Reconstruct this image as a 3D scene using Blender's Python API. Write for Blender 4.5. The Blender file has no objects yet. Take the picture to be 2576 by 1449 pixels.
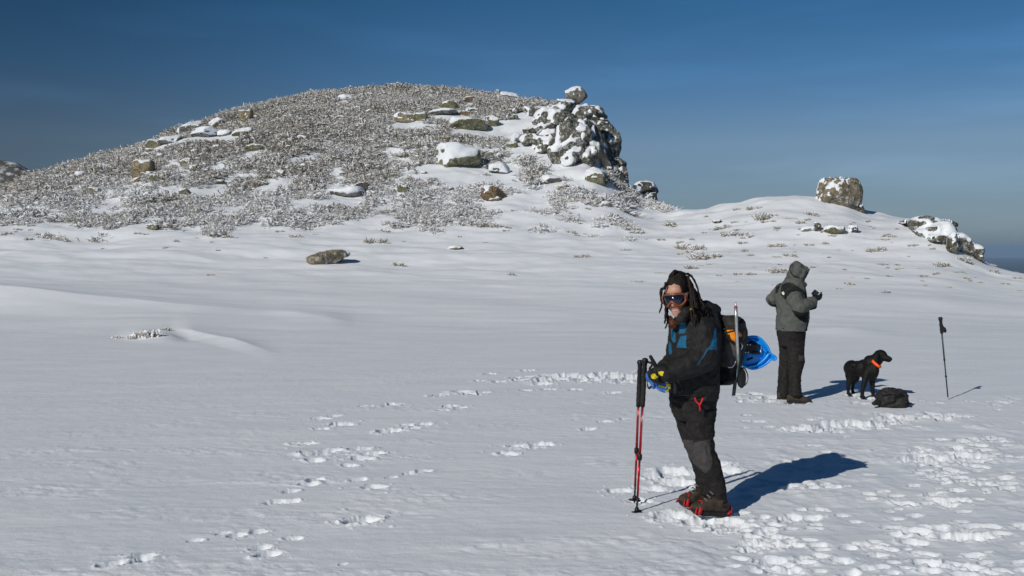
import bpy, bmesh, math, random, time
import numpy as np
from mathutils import Vector, Matrix

R = math.radians
SC = bpy.context.scene
COL = SC.collection
rng = np.random.default_rng(7)
random.seed(7)

# ------------------------------------------------------------------ camera, sky, sun, exposure
CAM_H = 1.85
F = 2505.0                       # focal length in units of a 2576 px wide picture
HOR = 620.0                      # row of the horizon in a 2576 x 1449 picture
cam = bpy.data.cameras.new('camera')
cam.sensor_width = 36.0
cam.lens = 36.0 * F / 2576.0
cam.shift_y = -(724.5 - HOR) / 2576.0
cam.clip_start = 0.1
cam.clip_end = 200000.0
camo = bpy.data.objects.new('camera', cam)
COL.objects.link(camo)
camo.location = (0, 0, CAM_H)
camo.rotation_euler = (R(90), 0, 0)
SC.camera = camo

SUN_EL, SUN_AZ = 33.0, 222.0     # azimuth clockwise from +Y
sd = Vector((math.sin(R(SUN_AZ)) * math.cos(R(SUN_EL)), math.cos(R(SUN_AZ)) * math.cos(R(SUN_EL)), math.sin(R(SUN_EL))))
sun = bpy.data.lights.new('sun', 'SUN')
sun.energy = 3.95
sun.angle = R(0.5)
sun.color = (1.0, 0.955, 0.88)
suno = bpy.data.objects.new('sun', sun)
COL.objects.link(suno)
suno.location = sd * 30
suno.rotation_euler = (-sd).to_track_quat('-Z', 'Y').to_euler()

W = bpy.data.worlds.new('World')
SC.world = W
W.use_nodes = True
nt = W.node_tree
bg = nt.nodes['Background']
sky = nt.nodes.new('ShaderNodeTexSky')
sky.sky_type = 'NISHITA'
sky.sun_disc = False
sky.sun_elevation = R(SUN_EL)
sky.sun_rotation = R(SUN_AZ)
sky.altitude = 1800
sky.air_density = 1.0
sky.dust_density = 0.2
sky.ozone_density = 1.5
wtc = nt.nodes.new('ShaderNodeTexCoord')
wsp = nt.nodes.new('ShaderNodeSeparateXYZ')
nt.links.new(wtc.outputs['Generated'], wsp.inputs[0])
wrp = nt.nodes.new('ShaderNodeValToRGB')           # thin dry mountain air: deeper blue with height above the horizon
SKY_TINT = [(0.0, (.24, .34, .56)), (.035, (.50, .59, .77)), (.10, (.76, .86, .98)), (.17, (.48, .82, 1.08)), (.26, (.27, .72, .98)), (.6, (.22, .55, .80)), (1.0, (.20, .50, .75))]
while len(wrp.color_ramp.elements) < len(SKY_TINT): wrp.color_ramp.elements.new(.5)
for e, (p, c) in zip(wrp.color_ramp.elements, SKY_TINT): e.position = p; e.color = c + (1,)
nt.links.new(wsp.outputs[2], wrp.inputs[0])
wmx = nt.nodes.new('ShaderNodeMix'); wmx.data_type = 'RGBA'; wmx.blend_type = 'MULTIPLY'; wmx.inputs[0].default_value = 1
nt.links.new(sky.outputs[0], wmx.inputs[6]); nt.links.new(wrp.outputs[0], wmx.inputs[7])
# thin veils of cirrus
wmp = nt.nodes.new('ShaderNodeMapping'); wmp.inputs['Scale'].default_value = (2.2, 2.2, 16); wmp.inputs['Rotation'].default_value = (R(4), R(5), 0)
nt.links.new(wtc.outputs['Generated'], wmp.inputs[0])
wnz = nt.nodes.new('ShaderNodeTexNoise'); wnz.inputs['Scale'].default_value = 1.6; wnz.inputs['Detail'].default_value = 4
nt.links.new(wmp.outputs[0], wnz.inputs['Vector'])
wvr = nt.nodes.new('ShaderNodeMapRange'); wvr.inputs[1].default_value = .5; wvr.inputs[2].default_value = .85; wvr.inputs[3].default_value = 1.0; wvr.inputs[4].default_value = 1.24
nt.links.new(wnz.outputs[0], wvr.inputs[0])
wpr = nt.nodes.new('ShaderNodeMapRange')            # the sky is deepest about a right angle from the sun
wpr.interpolation_type = 'SMOOTHSTEP'
wpr.inputs[1].default_value = -.50; wpr.inputs[2].default_value = .02; wpr.inputs[3].default_value = .58; wpr.inputs[4].default_value = 1.0
nt.links.new(wsp.outputs[0], wpr.inputs[0])
wml = nt.nodes.new('ShaderNodeMath'); wml.operation = 'MULTIPLY'
nt.links.new(wpr.outputs[0], wml.inputs[0]); nt.links.new(wvr.outputs[0], wml.inputs[1])
wm2 = nt.nodes.new('ShaderNodeMix'); wm2.data_type = 'RGBA'; wm2.blend_type = 'MULTIPLY'; wm2.inputs[0].default_value = 1
nt.links.new(wmx.outputs[2], wm2.inputs[6]); nt.links.new(wml.outputs[0], wm2.inputs[7])
nt.links.new(wm2.outputs[2], bg.inputs[0])
bg.inputs[1].default_value = 0.06

SC.view_settings.view_transform = 'Standard'
SC.view_settings.look = 'None'
SC.view_settings.exposure = -0.35
SC.view_settings.gamma = 1.0
SC.cycles.use_denoising = True
SC.cycles.max_bounces = 6
SC.cycles.diffuse_bounces = 3

# ------------------------------------------------------------------ helpers
CROPS = {'o': (0, 0, 1.0), 1: (1542.9, 654.1, .26620), 2: (1542.9, 939.2, .27775), 3: (1895.1, 637.3, .28928), 4: (1073.3, 184.5, .25461),
         5: (335.4, 184.5, .29948), 6: (1626.8, 670.8, .12153), 7: (1593.2, 872.1, .11576), 8: (1786.1, 746.3, .17945), 9: (1576.5, 1207.5, .11719)}

def P(c, cx, cy, Y):
    x0, y0, s = CROPS[c]
    return Vector(((x0 + s * cx - 1288) / F * Y, Y, CAM_H - (y0 + s * cy - HOR) / F * Y))

def pix(p):
    return 1288 + F * p[0] / p[1], HOR - F * (p[2] - CAM_H) / p[1]

def _hash(ix, iy, iz, seed):
    h = (ix * 374761393 + iy * 668265263 + iz * 2147483647 + seed * 1274126177) & 0xffffffff
    h = ((h ^ (h >> 13)) * 1274126177) & 0xffffffff
    h = h ^ (h >> 16)
    return (h & 0xffff) / 65535.0

def vnoise2(x, y, seed=0):
    x = np.asarray(x, float); y = np.asarray(y, float)
    ix = np.floor(x).astype(np.int64); iy = np.floor(y).astype(np.int64)
    fx = x - ix; fy = y - iy
    fx = fx * fx * (3 - 2 * fx); fy = fy * fy * (3 - 2 * fy)
    z = np.zeros_like(ix)
    a = _hash(ix, iy, z, seed); b = _hash(ix + 1, iy, z, seed)
    c = _hash(ix, iy + 1, z, seed); d = _hash(ix + 1, iy + 1, z, seed)
    return (a * (1 - fx) + b * fx) * (1 - fy) + (c * (1 - fx) + d * fx) * fy

def fbm2(x, y, oct=4, seed=0):
    s = 0; a = 0.5; t = 0
    for o in range(oct):
        s = s + a * vnoise2(x * 2 ** o + o * 17.3, y * 2 ** o - o * 9.1, seed + o); t += a; a *= .5
    return s / t * 2 - 1

def vnoise3(p, seed=0):
    i = np.floor(p).astype(np.int64); f = p - i
    f = f * f * (3 - 2 * f)
    r = 0
    for dx in (0, 1):
        for dy in (0, 1):
            for dz in (0, 1):
                w = (f[:, 0] if dx else 1 - f[:, 0]) * (f[:, 1] if dy else 1 - f[:, 1]) * (f[:, 2] if dz else 1 - f[:, 2])
                r = r + w * _hash(i[:, 0] + dx, i[:, 1] + dy, i[:, 2] + dz, seed)
    return r

def fbm3(p, oct=3, seed=0):
    s = 0; a = .5; t = 0
    for o in range(oct):
        s = s + a * vnoise3(p * 2 ** o + o * 13.7, seed + o); t += a; a *= .5
    return s / t * 2 - 1

def sstep(a, b, x):
    t = np.clip((x - a) / (b - a), 0, 1)
    return t * t * (3 - 2 * t)

def tag(o, label=None, cat=None, group=None, kind=None):
    if label: o['label'] = label
    if cat: o['category'] = cat
    if group: o['group'] = group
    if kind: o['kind'] = kind
    return o

def wloc(o):
    v = Vector(o.location)
    while o.parent:
        o = o.parent; v += o.location
    return v

def mesh_np(name, V, Fq, smooth=True, matidx=None, attr=None):
    me = bpy.data.meshes.new(name)
    V = np.asarray(V, np.float32)
    if isinstance(Fq, np.ndarray):
        n, k = Fq.shape
        me.vertices.add(len(V)); me.vertices.foreach_set('co', V.ravel())
        me.loops.add(n * k); me.loops.foreach_set('vertex_index', Fq.astype(np.int32).ravel())
        me.polygons.add(n); me.polygons.foreach_set('loop_start', np.arange(0, n * k, k, dtype=np.int32))
        me.update(calc_edges=True)
    else:
        me.from_pydata([tuple(v) for v in V.tolist()], [], Fq)
        me.update()
    me.polygons.foreach_set('use_smooth', np.full(len(me.polygons), smooth, bool))
    if matidx is not None:
        me.polygons.foreach_set('material_index', np.asarray(matidx, np.int32))
    for an, av in (attr or {}).items():
        at = me.attributes.new(an, 'FLOAT', 'POINT')
        at.data.foreach_set('value', np.asarray(av, np.float32))
    me.update()
    return me

def link(name, me, mats, parent=None, loc=(0, 0, 0)):
    o = bpy.data.objects.new(name, me)
    COL.objects.link(o)
    for m in (mats if isinstance(mats, (list, tuple)) else [mats]):
        if len(me.materials) < len(mats if isinstance(mats, (list, tuple)) else [mats]): me.materials.append(m)
    o.location = loc
    if parent: o.parent = parent
    return o

def part(name, V, Fq, mats, parent, smooth=True, matidx=None):
    """a mesh given in world coordinates, linked under its parent"""
    off = wloc(parent) if parent else Vector((0, 0, 0))
    V = np.asarray(V, float) - np.array(off)
    return link(name, mesh_np(name, V, Fq, smooth, matidx), mats, parent)

def empty(name, loc, label=None, cat=None, group=None):
    o = bpy.data.objects.new(name, None)
    COL.objects.link(o)
    o.location = loc
    o.empty_display_size = .1
    return tag(o, label, cat, group)

# ------------------------------------------------------------------ materials
def newmat(name):
    m = bpy.data.materials.new(name); m.use_nodes = True
    return m, m.node_tree, m.node_tree.nodes['Principled BSDF']

def N(t, typ, **kw):
    n = t.nodes.new(typ)
    for k, v in kw.items():
        if k.startswith('in_'): n.inputs[int(k[3:]) if k[3:].isdigit() else k[3:].replace('_', ' ')].default_value = v
        else: setattr(n, k, v)
    return n

def ramp(t, stops):
    n = t.nodes.new('ShaderNodeValToRGB')
    while len(n.color_ramp.elements) < len(stops): n.color_ramp.elements.new(.5)
    for e, (p, c) in zip(n.color_ramp.elements, stops):
        e.position = p; e.color = tuple(c) + (1,) if len(c) == 3 else c
    return n

def pmat(name, c1, c2=None, scale=8, rough=.8, bump=.2, bscale=40, metal=0, detail=4, spec=.3, dist=.02, stretch=None, sheen=0):
    m, t, b = newmat(name)
    tc = N(t, 'ShaderNodeTexCoord')
    co = tc.outputs['Object']
    if stretch:
        mp = N(t, 'ShaderNodeMapping'); mp.inputs['Scale'].default_value = stretch
        t.links.new(co, mp.inputs[0]); co = mp.outputs[0]
    nz = N(t, 'ShaderNodeTexNoise'); nz.inputs['Scale'].default_value = scale; nz.inputs['Detail'].default_value = detail
    t.links.new(co, nz.inputs['Vector'])
    if c2 is None: c2 = tuple(min(1, x * 1.35 + .002) for x in c1)
    rp = ramp(t, [(.35, c1), (.65, c2)])
    t.links.new(nz.outputs[0], rp.inputs[0]); t.links.new(rp.outputs[0], b.inputs['Base Color'])
    b.inputs['Roughness'].default_value = rough; b.inputs['Metallic'].default_value = metal
    b.inputs['Specular IOR Level'].default_value = spec
    if sheen: b.inputs['Sheen Weight'].default_value = sheen
    if bump:
        n2 = N(t, 'ShaderNodeTexNoise'); n2.inputs['Scale'].default_value = bscale; n2.inputs['Detail'].default_value = 5
        t.links.new(co, n2.inputs['Vector'])
        bp = N(t, 'ShaderNodeBump'); bp.inputs['Strength'].default_value = bump; bp.inputs['Distance'].default_value = dist
        t.links.new(n2.outputs[0], bp.inputs['Height']); t.links.new(bp.outputs[0], b.inputs['Normal'])
    return m

def snow_mat(name, near=True):
    m, t, b = newmat(name)
    tc = N(t, 'ShaderNodeTexCoord'); co = tc.outputs['Object']
    mp = N(t, 'ShaderNodeMapping'); mp.inputs['Scale'].default_value = (.5, 1.6, 1)
    mp.inputs['Rotation'].default_value = (0, 0, R(-12))
    t.links.new(co, mp.inputs[0])
    n1 = N(t, 'ShaderNodeTexNoise'); n1.inputs['Scale'].default_value = 1.3; n1.inputs['Detail'].default_value = 6
    t.links.new(mp.outputs[0], n1.inputs['Vector'])
    rp = ramp(t, [(.3, (.755, .80, .85)), (.7, (.835, .862, .895))])
    t.links.new(n1.outputs[0], rp.inputs[0]); t.links.new(rp.outputs[0], b.inputs['Base Color'])
    b.inputs['Roughness'].default_value = .55
    b.inputs['Specular IOR Level'].default_value = .25
    n2 = N(t, 'ShaderNodeTexNoise'); n2.inputs['Scale'].default_value = 55 if near else 9; n2.inputs['Detail'].default_value = 6; n2.inputs['Roughness'].default_value = .7
    t.links.new(co, n2.inputs['Vector'])
    n3 = N(t, 'ShaderNodeTexNoise'); n3.inputs['Scale'].default_value = 7; n3.inputs['Detail'].default_value = 5
    t.links.new(mp.outputs[0], n3.inputs['Vector'])
    b1 = N(t, 'ShaderNodeBump'); b1.inputs['Strength'].default_value = .35; b1.inputs['Distance'].default_value = .012 if near else .05
    t.links.new(n2.outputs[0], b1.inputs['Height'])
    b2 = N(t, 'ShaderNodeBump'); b2.inputs['Strength'].default_value = .30; b2.inputs['Distance'].default_value = .03
    t.links.new(n3.outputs[0], b2.inputs['Height']); t.links.new(b1.outputs[0], b2.inputs['Normal'])
    t.links.new(b2.outputs[0], b.inputs['Normal'])
    return m

M_SNOW = snow_mat('wind packed snow')
M_CAP = snow_mat('snow crust', False)

import collections
RIME = collections.defaultdict(lambda: .56); RIME['jointed cliff granite'] = .50; RIME['weathered granite'] = .52
def rock_mat(name, c1, c2, c3):
    m, t, b = newmat(name)
    tc = N(t, 'ShaderNodeTexCoord'); co = tc.outputs['Object']
    n1 = N(t, 'ShaderNodeTexNoise'); n1.inputs['Scale'].default_value = 1.6; n1.inputs['Detail'].default_value = 8; n1.inputs['Roughness'].default_value = .65
    t.links.new(co, n1.inputs['Vector'])
    rp = ramp(t, [(.32, c1), (.5, c2), (.68, c3)])
    t.links.new(n1.outputs[0], rp.inputs[0])
    n2 = N(t, 'ShaderNodeTexNoise'); n2.inputs['Scale'].default_value = 14; n2.inputs['Detail'].default_value = 6
    t.links.new(co, n2.inputs['Vector'])
    mx = N(t, 'ShaderNodeMix', data_type='RGBA', blend_type='MULTIPLY'); mx.inputs[0].default_value = .8
    r2 = ramp(t, [(.3, (.6, .6, .6)), (.6, (1.15, 1.15, 1.15))])
    t.links.new(n2.outputs[0], r2.inputs[0])
    t.links.new(rp.outputs[0], mx.inputs[6]); t.links.new(r2.outputs[0], mx.inputs[7])
    t.links.new(mx.outputs[2], b.inputs['Base Color'])
    b.inputs['Roughness'].default_value = .9
    b.inputs['Specular IOR Level'].default_value = .15
    # joints and cracks
    wv = N(t, 'ShaderNodeMix', data_type='RGBA', blend_type='ADD'); wv.inputs[0].default_value = .35; t.links.new(co, wv.inputs[6]); t.links.new(n1.outputs[1], wv.inputs[7])
    vo = N(t, 'ShaderNodeTexVoronoi', feature='DISTANCE_TO_EDGE'); vo.inputs['Scale'].default_value = .9; t.links.new(wv.outputs[2], vo.inputs['Vector'])
    rv = ramp(t, [(.0, (.35, .35, .35)), (.035, (1, 1, 1))]); t.links.new(vo.outputs[0], rv.inputs[0])
    m2 = N(t, 'ShaderNodeMix', data_type='RGBA', blend_type='MULTIPLY'); m2.inputs[0].default_value = .8; t.links.new(mx.outputs[2], m2.inputs[6]); t.links.new(rv.outputs[0], m2.inputs[7])
    # rime dusted into the grain
    n4 = N(t, 'ShaderNodeTexNoise'); n4.inputs['Scale'].default_value = 5; n4.inputs['Detail'].default_value = 9; n4.inputs['Roughness'].default_value = .75; t.links.new(co, n4.inputs['Vector'])
    r4 = ramp(t, [(RIME[name], (0, 0, 0)), (RIME[name] + .12, (.75, .75, .75))]); t.links.new(n4.outputs[0], r4.inputs[0])
    m4 = N(t, 'ShaderNodeMix', data_type='RGBA'); t.links.new(r4.outputs[0], m4.inputs[0]); t.links.new(m2.outputs[2], m4.inputs[6]); m4.inputs[7].default_value = (.72, .74, .77, 1)
    t.links.new(m4.outputs[2], b.inputs['Base Color'])
    bp = N(t, 'ShaderNodeBump'); bp.inputs['Strength'].default_value = .8; bp.inputs['Distance'].default_value = .12
    t.links.new(n2.outputs[0], bp.inputs['Height']); t.links.new(bp.outputs[0], b.inputs['Normal'])
    return m

M_ROCK = {
    'olive': rock_mat('lichen granite', (.12, .115, .06), (.21, .20, .115), (.27, .255, .20)),
    'tan': rock_mat('tan granite', (.19, .155, .095), (.29, .24, .15), (.33, .295, .22)),
    'cliff': rock_mat('jointed cliff granite', (.065, .064, .042), (.12, .116, .085), (.18, .178, .135)),
    'umber': rock_mat('weathered granite', (.13, .11, .07), (.215, .185, .125), (.28, .25, .19)),
    'brown': rock_mat('brown granite', (.15, .10, .06), (.23, .16, .09), (.25, .20, .145)),
    'grey': rock_mat('grey granite', (.13, .125, .11), (.22, .21, .185), (.31, .30, .28)),
    'dark': rock_mat('dark granite', (.06, .058, .05), (.11, .105, .09), (.19, .18, .16)),
}

def frost_mat():
    m, t, b = newmat('frosted heather')
    at = N(t, 'ShaderNodeAttribute', attribute_name='frost')
    rp = ramp(t, [(0, (.13, .11, .07)), (.25, (.30, .27, .21)), (.55, (.56, .54, .50)), (1, (.82, .83, .85))])
    t.links.new(at.outputs['Fac'], rp.inputs[0]); t.links.new(rp.outputs[0], b.inputs['Base Color'])
    b.inputs['Roughness'].default_value = .85
    b.inputs['Specular IOR Level'].default_value = .1
    return m
M_FROST = frost_mat()

# ------------------------------------------------------------------ terrain
TAB = np.array([  # column, crest row, crest distance, foot distance, base curvature
    (-1700, 585, 60, 38, .0045), (-600, 548, 62, 40, .0055), (0, 494, 62, 40, .0064), (95, 444, 63, 40, .0064), (200, 413, 64, 40, .0064), (300, 390, 66, 40, .0064),
    (380, 362, 67, 40, .0064), (470, 322, 69, 40, .0064), (600, 290, 71, 40, .0064), (700, 256, 72, 40, .0064), (770, 246, 73, 40, .0064),
    (870, 232, 74, 40, .0064), (960, 223, 75, 40, .0064), (1050, 221, 75, 40, .0064), (1130, 225, 75, 40, .0064), (1220, 237, 74, 40, .0064),
    (1290, 246, 72, 40, .0064), (1400, 262, 69, 40, .0064), (1450, 272, 67, 40, .0064), (1490, 300, 66, 40, .0064), (1530, 380, 63, 40, .0064),
    (1560, 450, 60, 39, .0064), (1600, 505, 57, 38, .0064), (1660, 524, 52, 37, .0064), (1740, 527, 49, 36, .0064), (1800, 520, 48, 36, .0064),
    (1850, 508, 47, 36, .0064), (1900, 500, 47, 36, .0064), (1950, 498, 46, 36, .0064), (2060, 504, 46, 36, .0064), (2130, 509, 46, 36, .0064),
    (2180, 533, 46, 36, .0064), (2250, 543, 45, 36, .0062), (2330, 553, 44, 35, .006), (2390, 585, 43, 35, .0055), (2440, 636, 42, 34, .0045),
    (2490, 668, 41, 33, .0036), (2530, 680, 40, 32, .0032), (2576, 688, 40, 31, .003), (2700, 720, 39, 30, .002), (3200, 760, 38, 28, .001), (4300, 790, 38, 28, .0005)])

_px = np.arange(-1700, 4301, 4.0)
def _smooth(col, sig):
    v = np.interp(_px, TAB[:, 0], TAB[:, col]); k = np.arange(-60, 61) * 4.0
    w = np.exp(-(k / sig) ** 2 / 2); w /= w.sum()
    return np.convolve(np.pad(v, 60, mode='edge'), w, 'valid')
_C, _D, _F, _A = _smooth(1, 14), _smooth(2, 45), _smooth(3, 45), _smooth(4, 45)

def terr(x, y):
    x = np.asarray(x, float); y = np.asarray(y, float)
    r = np.hypot(x, y); th = np.arctan2(x, y)
    tc = np.clip(th, -R(50), R(50))
    d = r * np.cos(tc)
    px = 1288 + F * np.tan(tc)
    C = np.interp(px, _px, _C); Dc = np.interp(px, _px, _D)
    Df = np.interp(px, _px, _F); a = np.interp(px, _px, _A)
    zc = CAM_H - (C - HOR) / F * Dc
    zf = a * (Df - 22) ** 2; m0 = 2 * a * (Df - 22); m1 = (zc - CAM_H) / Dc
    L = Dc - Df
    t = np.clip((d - Df) / L, 0, 1)
    h = zf * (2 * t ** 3 - 3 * t ** 2 + 1) + m0 * L * (t ** 3 - 2 * t ** 2 + t) + zc * (3 * t ** 2 - 2 * t ** 3) + m1 * L * (t ** 3 - t ** 2)
    zb = a * np.maximum(d - 22, 0) ** 2
    e = np.maximum(d - Dc, 0)
    k = .03; em = (m1 + .45) / (2 * k)
    ee = np.minimum(e, em)
    zo = zc + m1 * ee - k * ee ** 2 - .45 * (e - ee)
    z = np.where(d < Df, zb, np.where(d < Dc, h, zo))
    # behind the viewer: a gentle dome
    w = sstep(R(52), R(110), np.abs(th))
    z = z * (1 - w) + w * (-.0012 * np.maximum(r - 35, 0) ** 2)
    # drifts
    fade = sstep(8, 22, d) * (1 - sstep(400, 600, r))
    front = 1 - sstep(40, 52, d)
    z = z + fade * front * (.06 + .94 * sstep(15, 26, d)) * (.20 * fbm2(x * .07 + y * .03, y * .17, 3, 11) + .07 * fbm2(x * .22 + .2 * y, y * .5, 3, 12))
    # long bank on the left with its sunlit flank towards the camera
    def crest(dc, amp, front, back):
        q = np.clip((d - dc + front) / front, 0, 1)
        return amp * np.where(d < dc, q ** 1.7, np.exp(-np.maximum(d - dc, 0) / back))
    z = z + crest(28.0 - 3.2 * px / 850 + .5 * fbm2(px / 400, px * 0, 2, 5), .52 * np.clip(1 - px / 950, 0, 1.6) ** 1.3 * sstep(-1100, -400, px), 2.7, 4.0)
    z = z + crest(21.7 - (px - 450) * 4.2 / 230, .095 * sstep(425, 490, px) * (1 - sstep(560, 720, px)), 1.5, 1.4)
    z = z + crest(20.4 - (px - 350) * .004, .15 * sstep(290, 380, px) * (1 - sstep(400, 480, px)), 1.3, 1.0)
    z = z + crest(24.5 - (px - 780) * .008, .06 * sstep(650, 760, px) * (1 - sstep(820, 900, px)), 1.6, 2.0)
    z = z + .10 * np.exp(-((px - 2200) / 260) ** 2 - ((d - 29.0) / 1.2) ** 2) + .12 * np.exp(-((px - 2120) / 110) ** 2 - ((d - 22.0 + (px - 2120) / 190) / .9) ** 2)
    # hummocks of buried heather on the far slopes
    hs = sstep(36, 48, d) * (1 - sstep(90, 140, d))
    z = z + hs * (.28 * fbm2(x * .22, y * .22, 3, 21) + .16 * fbm2(x * .6, y * .6, 3, 22))
    ms = sstep(28, 38, d) * (1 - sstep(55, 70, d))
    z = z + ms * .20 * fbm2(x * .30, y * .75, 4, 23)
    # broken rock under the cliff at the right end of the hill
    cl = sstep(1465, 1500, px) * (1 - sstep(1585, 1625, px)) * sstep(50, 54, d) * (1 - sstep(72, 80, d))
    z = z + cl * (1.1 * fbm2(x * .55 + 4, y * .45, 3, 91) - .5 * np.abs(fbm2(x * 1.3, y * 1.1, 3, 92)))
    z = z + .006 * fbm2(x * .9 + y * .3, y * 3.0, 3, 31) * (1 - sstep(20, 40, d))
    return z

def gz(x, y):
    return float(terr(np.array([x]), np.array([y]))[0])

def on_ground(px, py, dmin=4.5, dmax=82):
    """the first point of the terrain seen in a direction"""
    ds = np.geomspace(dmin, dmax, 1600)
    xs = (px - 1288) / F * ds
    row = HOR - F * (terr(xs, ds) - CAM_H) / ds
    k = np.argmax(row <= py)
    if row[k] > py: k = int(np.argmin(row))
    d = ds[k]
    return Vector((xs[k], d, gz(xs[k], d)))

# polar sheet, fine where the photograph looks
fine = np.linspace(-R(29.5), R(29.5), 1560)
side = np.concatenate([np.linspace(R(29.5), R(50), 100)[1:], np.linspace(R(50), R(180), 70)[1:]])
TH = np.concatenate([-side[::-1], fine, side])
rows = np.concatenate([np.geomspace(.5, 4.6, 14)[:-1], CAM_H * F / np.linspace(CAM_H * F / 4.6, CAM_H * F / 25, 620)[:-1],
                       np.geomspace(25, 50, 230)[:-1], np.geomspace(50, 92, 190)[:-1], np.geomspace(92, 420, 34)])
RR = rows
gx = RR[:, None] * np.sin(TH)[None, :]
gy = RR[:, None] * np.cos(TH)[None, :]
GZ = terr(gx, gy)
nr, nth = GZ.shape

# marks trodden into the snow
HOLE = np.zeros_like(GZ); RIM = np.zeros_like(GZ)
def stamp(px, py, ln, wd, ang, depth, lumps=.5, seed=0, plane=True):
    d = CAM_H * F / (py - HOR)
    cx, cy = (px - 1288) / F * d, d
    rad = max(ln, wd) * 1.9
    r0 = math.hypot(cx, cy); t0 = math.atan2(cx, cy)
    i0, i1 = np.searchsorted(RR, [r0 - rad, r0 + rad]); j0, j1 = np.searchsorted(TH, [t0 - rad / r0, t0 + rad / r0])
    if i1 - i0 < 2 or j1 - j0 < 2: return
    X = gx[i0:i1, j0:j1] - cx; Y = gy[i0:i1, j0:j1] - cy
    ca, sa = math.cos(ang), math.sin(ang)
    U = (X * ca + Y * sa) / ln; V = (-X * sa + Y * ca) / wd
    nz = fbm2(X * 9 + seed * 3.1, Y * 9 + seed * 7.7, 3, 41)
    q = np.sqrt(U * U + V * V) + .38 * nz
    hole = -depth * (1 - sstep(.6, 1.0, q)) * (1 + .7 * fbm2(X * 24 + seed, Y * 24, 3, 42))
    rim = .42 * depth * lumps * np.exp(-((q - 1.22) / .24) ** 2) * np.clip(.35 + 2.2 * fbm2(X * 20 + seed * 2.3, Y * 20 - seed, 3, 43), 0, 1.7)
    HOLE[i0:i1, j0:j1] = np.minimum(HOLE[i0:i1, j0:j1], hole); RIM[i0:i1, j0:j1] = np.maximum(RIM[i0:i1, j0:j1], rim)

def chunks(px, py, spread, n, size, seed):
    """crumbs of broken crust thrown out of a print"""
    rr = random.Random(seed)
    d = CAM_H * F / (py - HOR)
    cx, cy = (px - 1288) / F * d, d
    for k in range(n):
        a = rr.uniform(0, 6.28); q = spread * rr.uniform(.2, 1)
        x, y = cx + q * math.cos(a), cy + q * math.sin(a)
        s = size * rr.uniform(.4, 1)
        r0 = math.hypot(x, y); t0 = math.atan2(x, y)
        i0, i1 = np.searchsorted(RR, [r0 - s * 2, r0 + s * 2]); j0, j1 = np.searchsorted(TH, [t0 - 2 * s / r0, t0 + 2 * s / r0])
        if i1 - i0 < 1 or j1 - j0 < 1: continue
        X = gx[i0:i1, j0:j1] - x; Y = gy[i0:i1, j0:j1] - y
        RIM[i0:i1, j0:j1] = np.maximum(RIM[i0:i1, j0:j1], s * .5 * (1 - sstep(.2, 1.1, np.hypot(X, Y) / s)))

def c8(x, y): return 670.8 + .39063 * x, 888.9 + .39063 * y
def c10(x, y): return 1811.2 + .32863 * x, 972.7 + .32863 * y
rs = random.Random(3)
left_prints = [(350, 420, 1), (470, 458, 1.3), (350, 487, .9), (430, 405, .9), (790, 332, 1.3), (830, 325, 1), (640, 342, 1), (1120, 268, 1.2), (1250, 245, 1.3), (1320, 262, 1.3), (1400, 252, 1.1),
    (1180, 340, 1), (1250, 352, 1), (1130, 368, .8), (800, 502, 1.3), (900, 462, .8), (930, 485, 1), (1010, 460, 1.2), (240, 580, 1.1), (330, 640, 1.5), (390, 628, 1.3), (310, 692, .9), (600, 615, 1.1),
    (690, 648, 1.2), (610, 680, 1.1), (540, 722, .7), (300, 820, .8), (260, 845, .9), (150, 890, .7), (60, 957, .8), (150, 957, .8), (590, 815, .8), (690, 860, 1), (940, 770, .7), (1010, 757, .7),
    (800, 797, .5), (600, 1080, 1.25), (1560, 645, 1), (1650, 600, 1.2), (1760, 588, 1.2), (2070, 487, .9), (2180, 440, .8), (2310, 423, .7), (170, 1190, .6), (1660, 237, .9), (1810, 230, 1), (1990, 232, .9), (2230, 252, 1.1),
    (1370, 175, 1), (1490, 183, 1.2), (1440, 132, 1.1), (1680, 110, 1.3), (490, 1358, .3)]
for i, (x, y, s) in enumerate(left_prints):
    px, py = c8(x, y)
    stamp(px, py, .11 * s, .065 * s, rs.uniform(-.3, .7), .045 * s, .7, i)
    if s >= .9: chunks(px, py, .26 * s, 7, .022 * s, i)
for i, (px, py, s) in enumerate([(672, 1396, 1.1), (655, 1380, .9), (365, 1402, 1.1), (350, 1412, .8), (280, 1420, .9), (600, 1347, .9), (650, 1338, .8), (560, 1342, .7), (490, 1360, .7), (740, 1353, .5), (905, 1308, .8), (700, 1265, .7), (935, 1225, .7)]):
    stamp(px, py, .085 * s, .05 * s, rs.uniform(0, .7), .035 * s, .7, i + 90)
    chunks(px, py, .17 * s, 8, .016 * s, i + 90)
# the trodden track that runs to the left behind the poles
for i in range(46):
    t = rs.random(); px = 1300 + 320 * t + rs.gauss(0, 12); py = 952 - 6 * t + rs.gauss(0, 6)
    stamp(px, py, rs.uniform(.1, .2), rs.uniform(.08, .13), rs.uniform(-.4, .6), rs.uniform(.04, .08), .9, i + 200)
    chunks(px, py, .4, 4, .035, i + 200)
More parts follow.
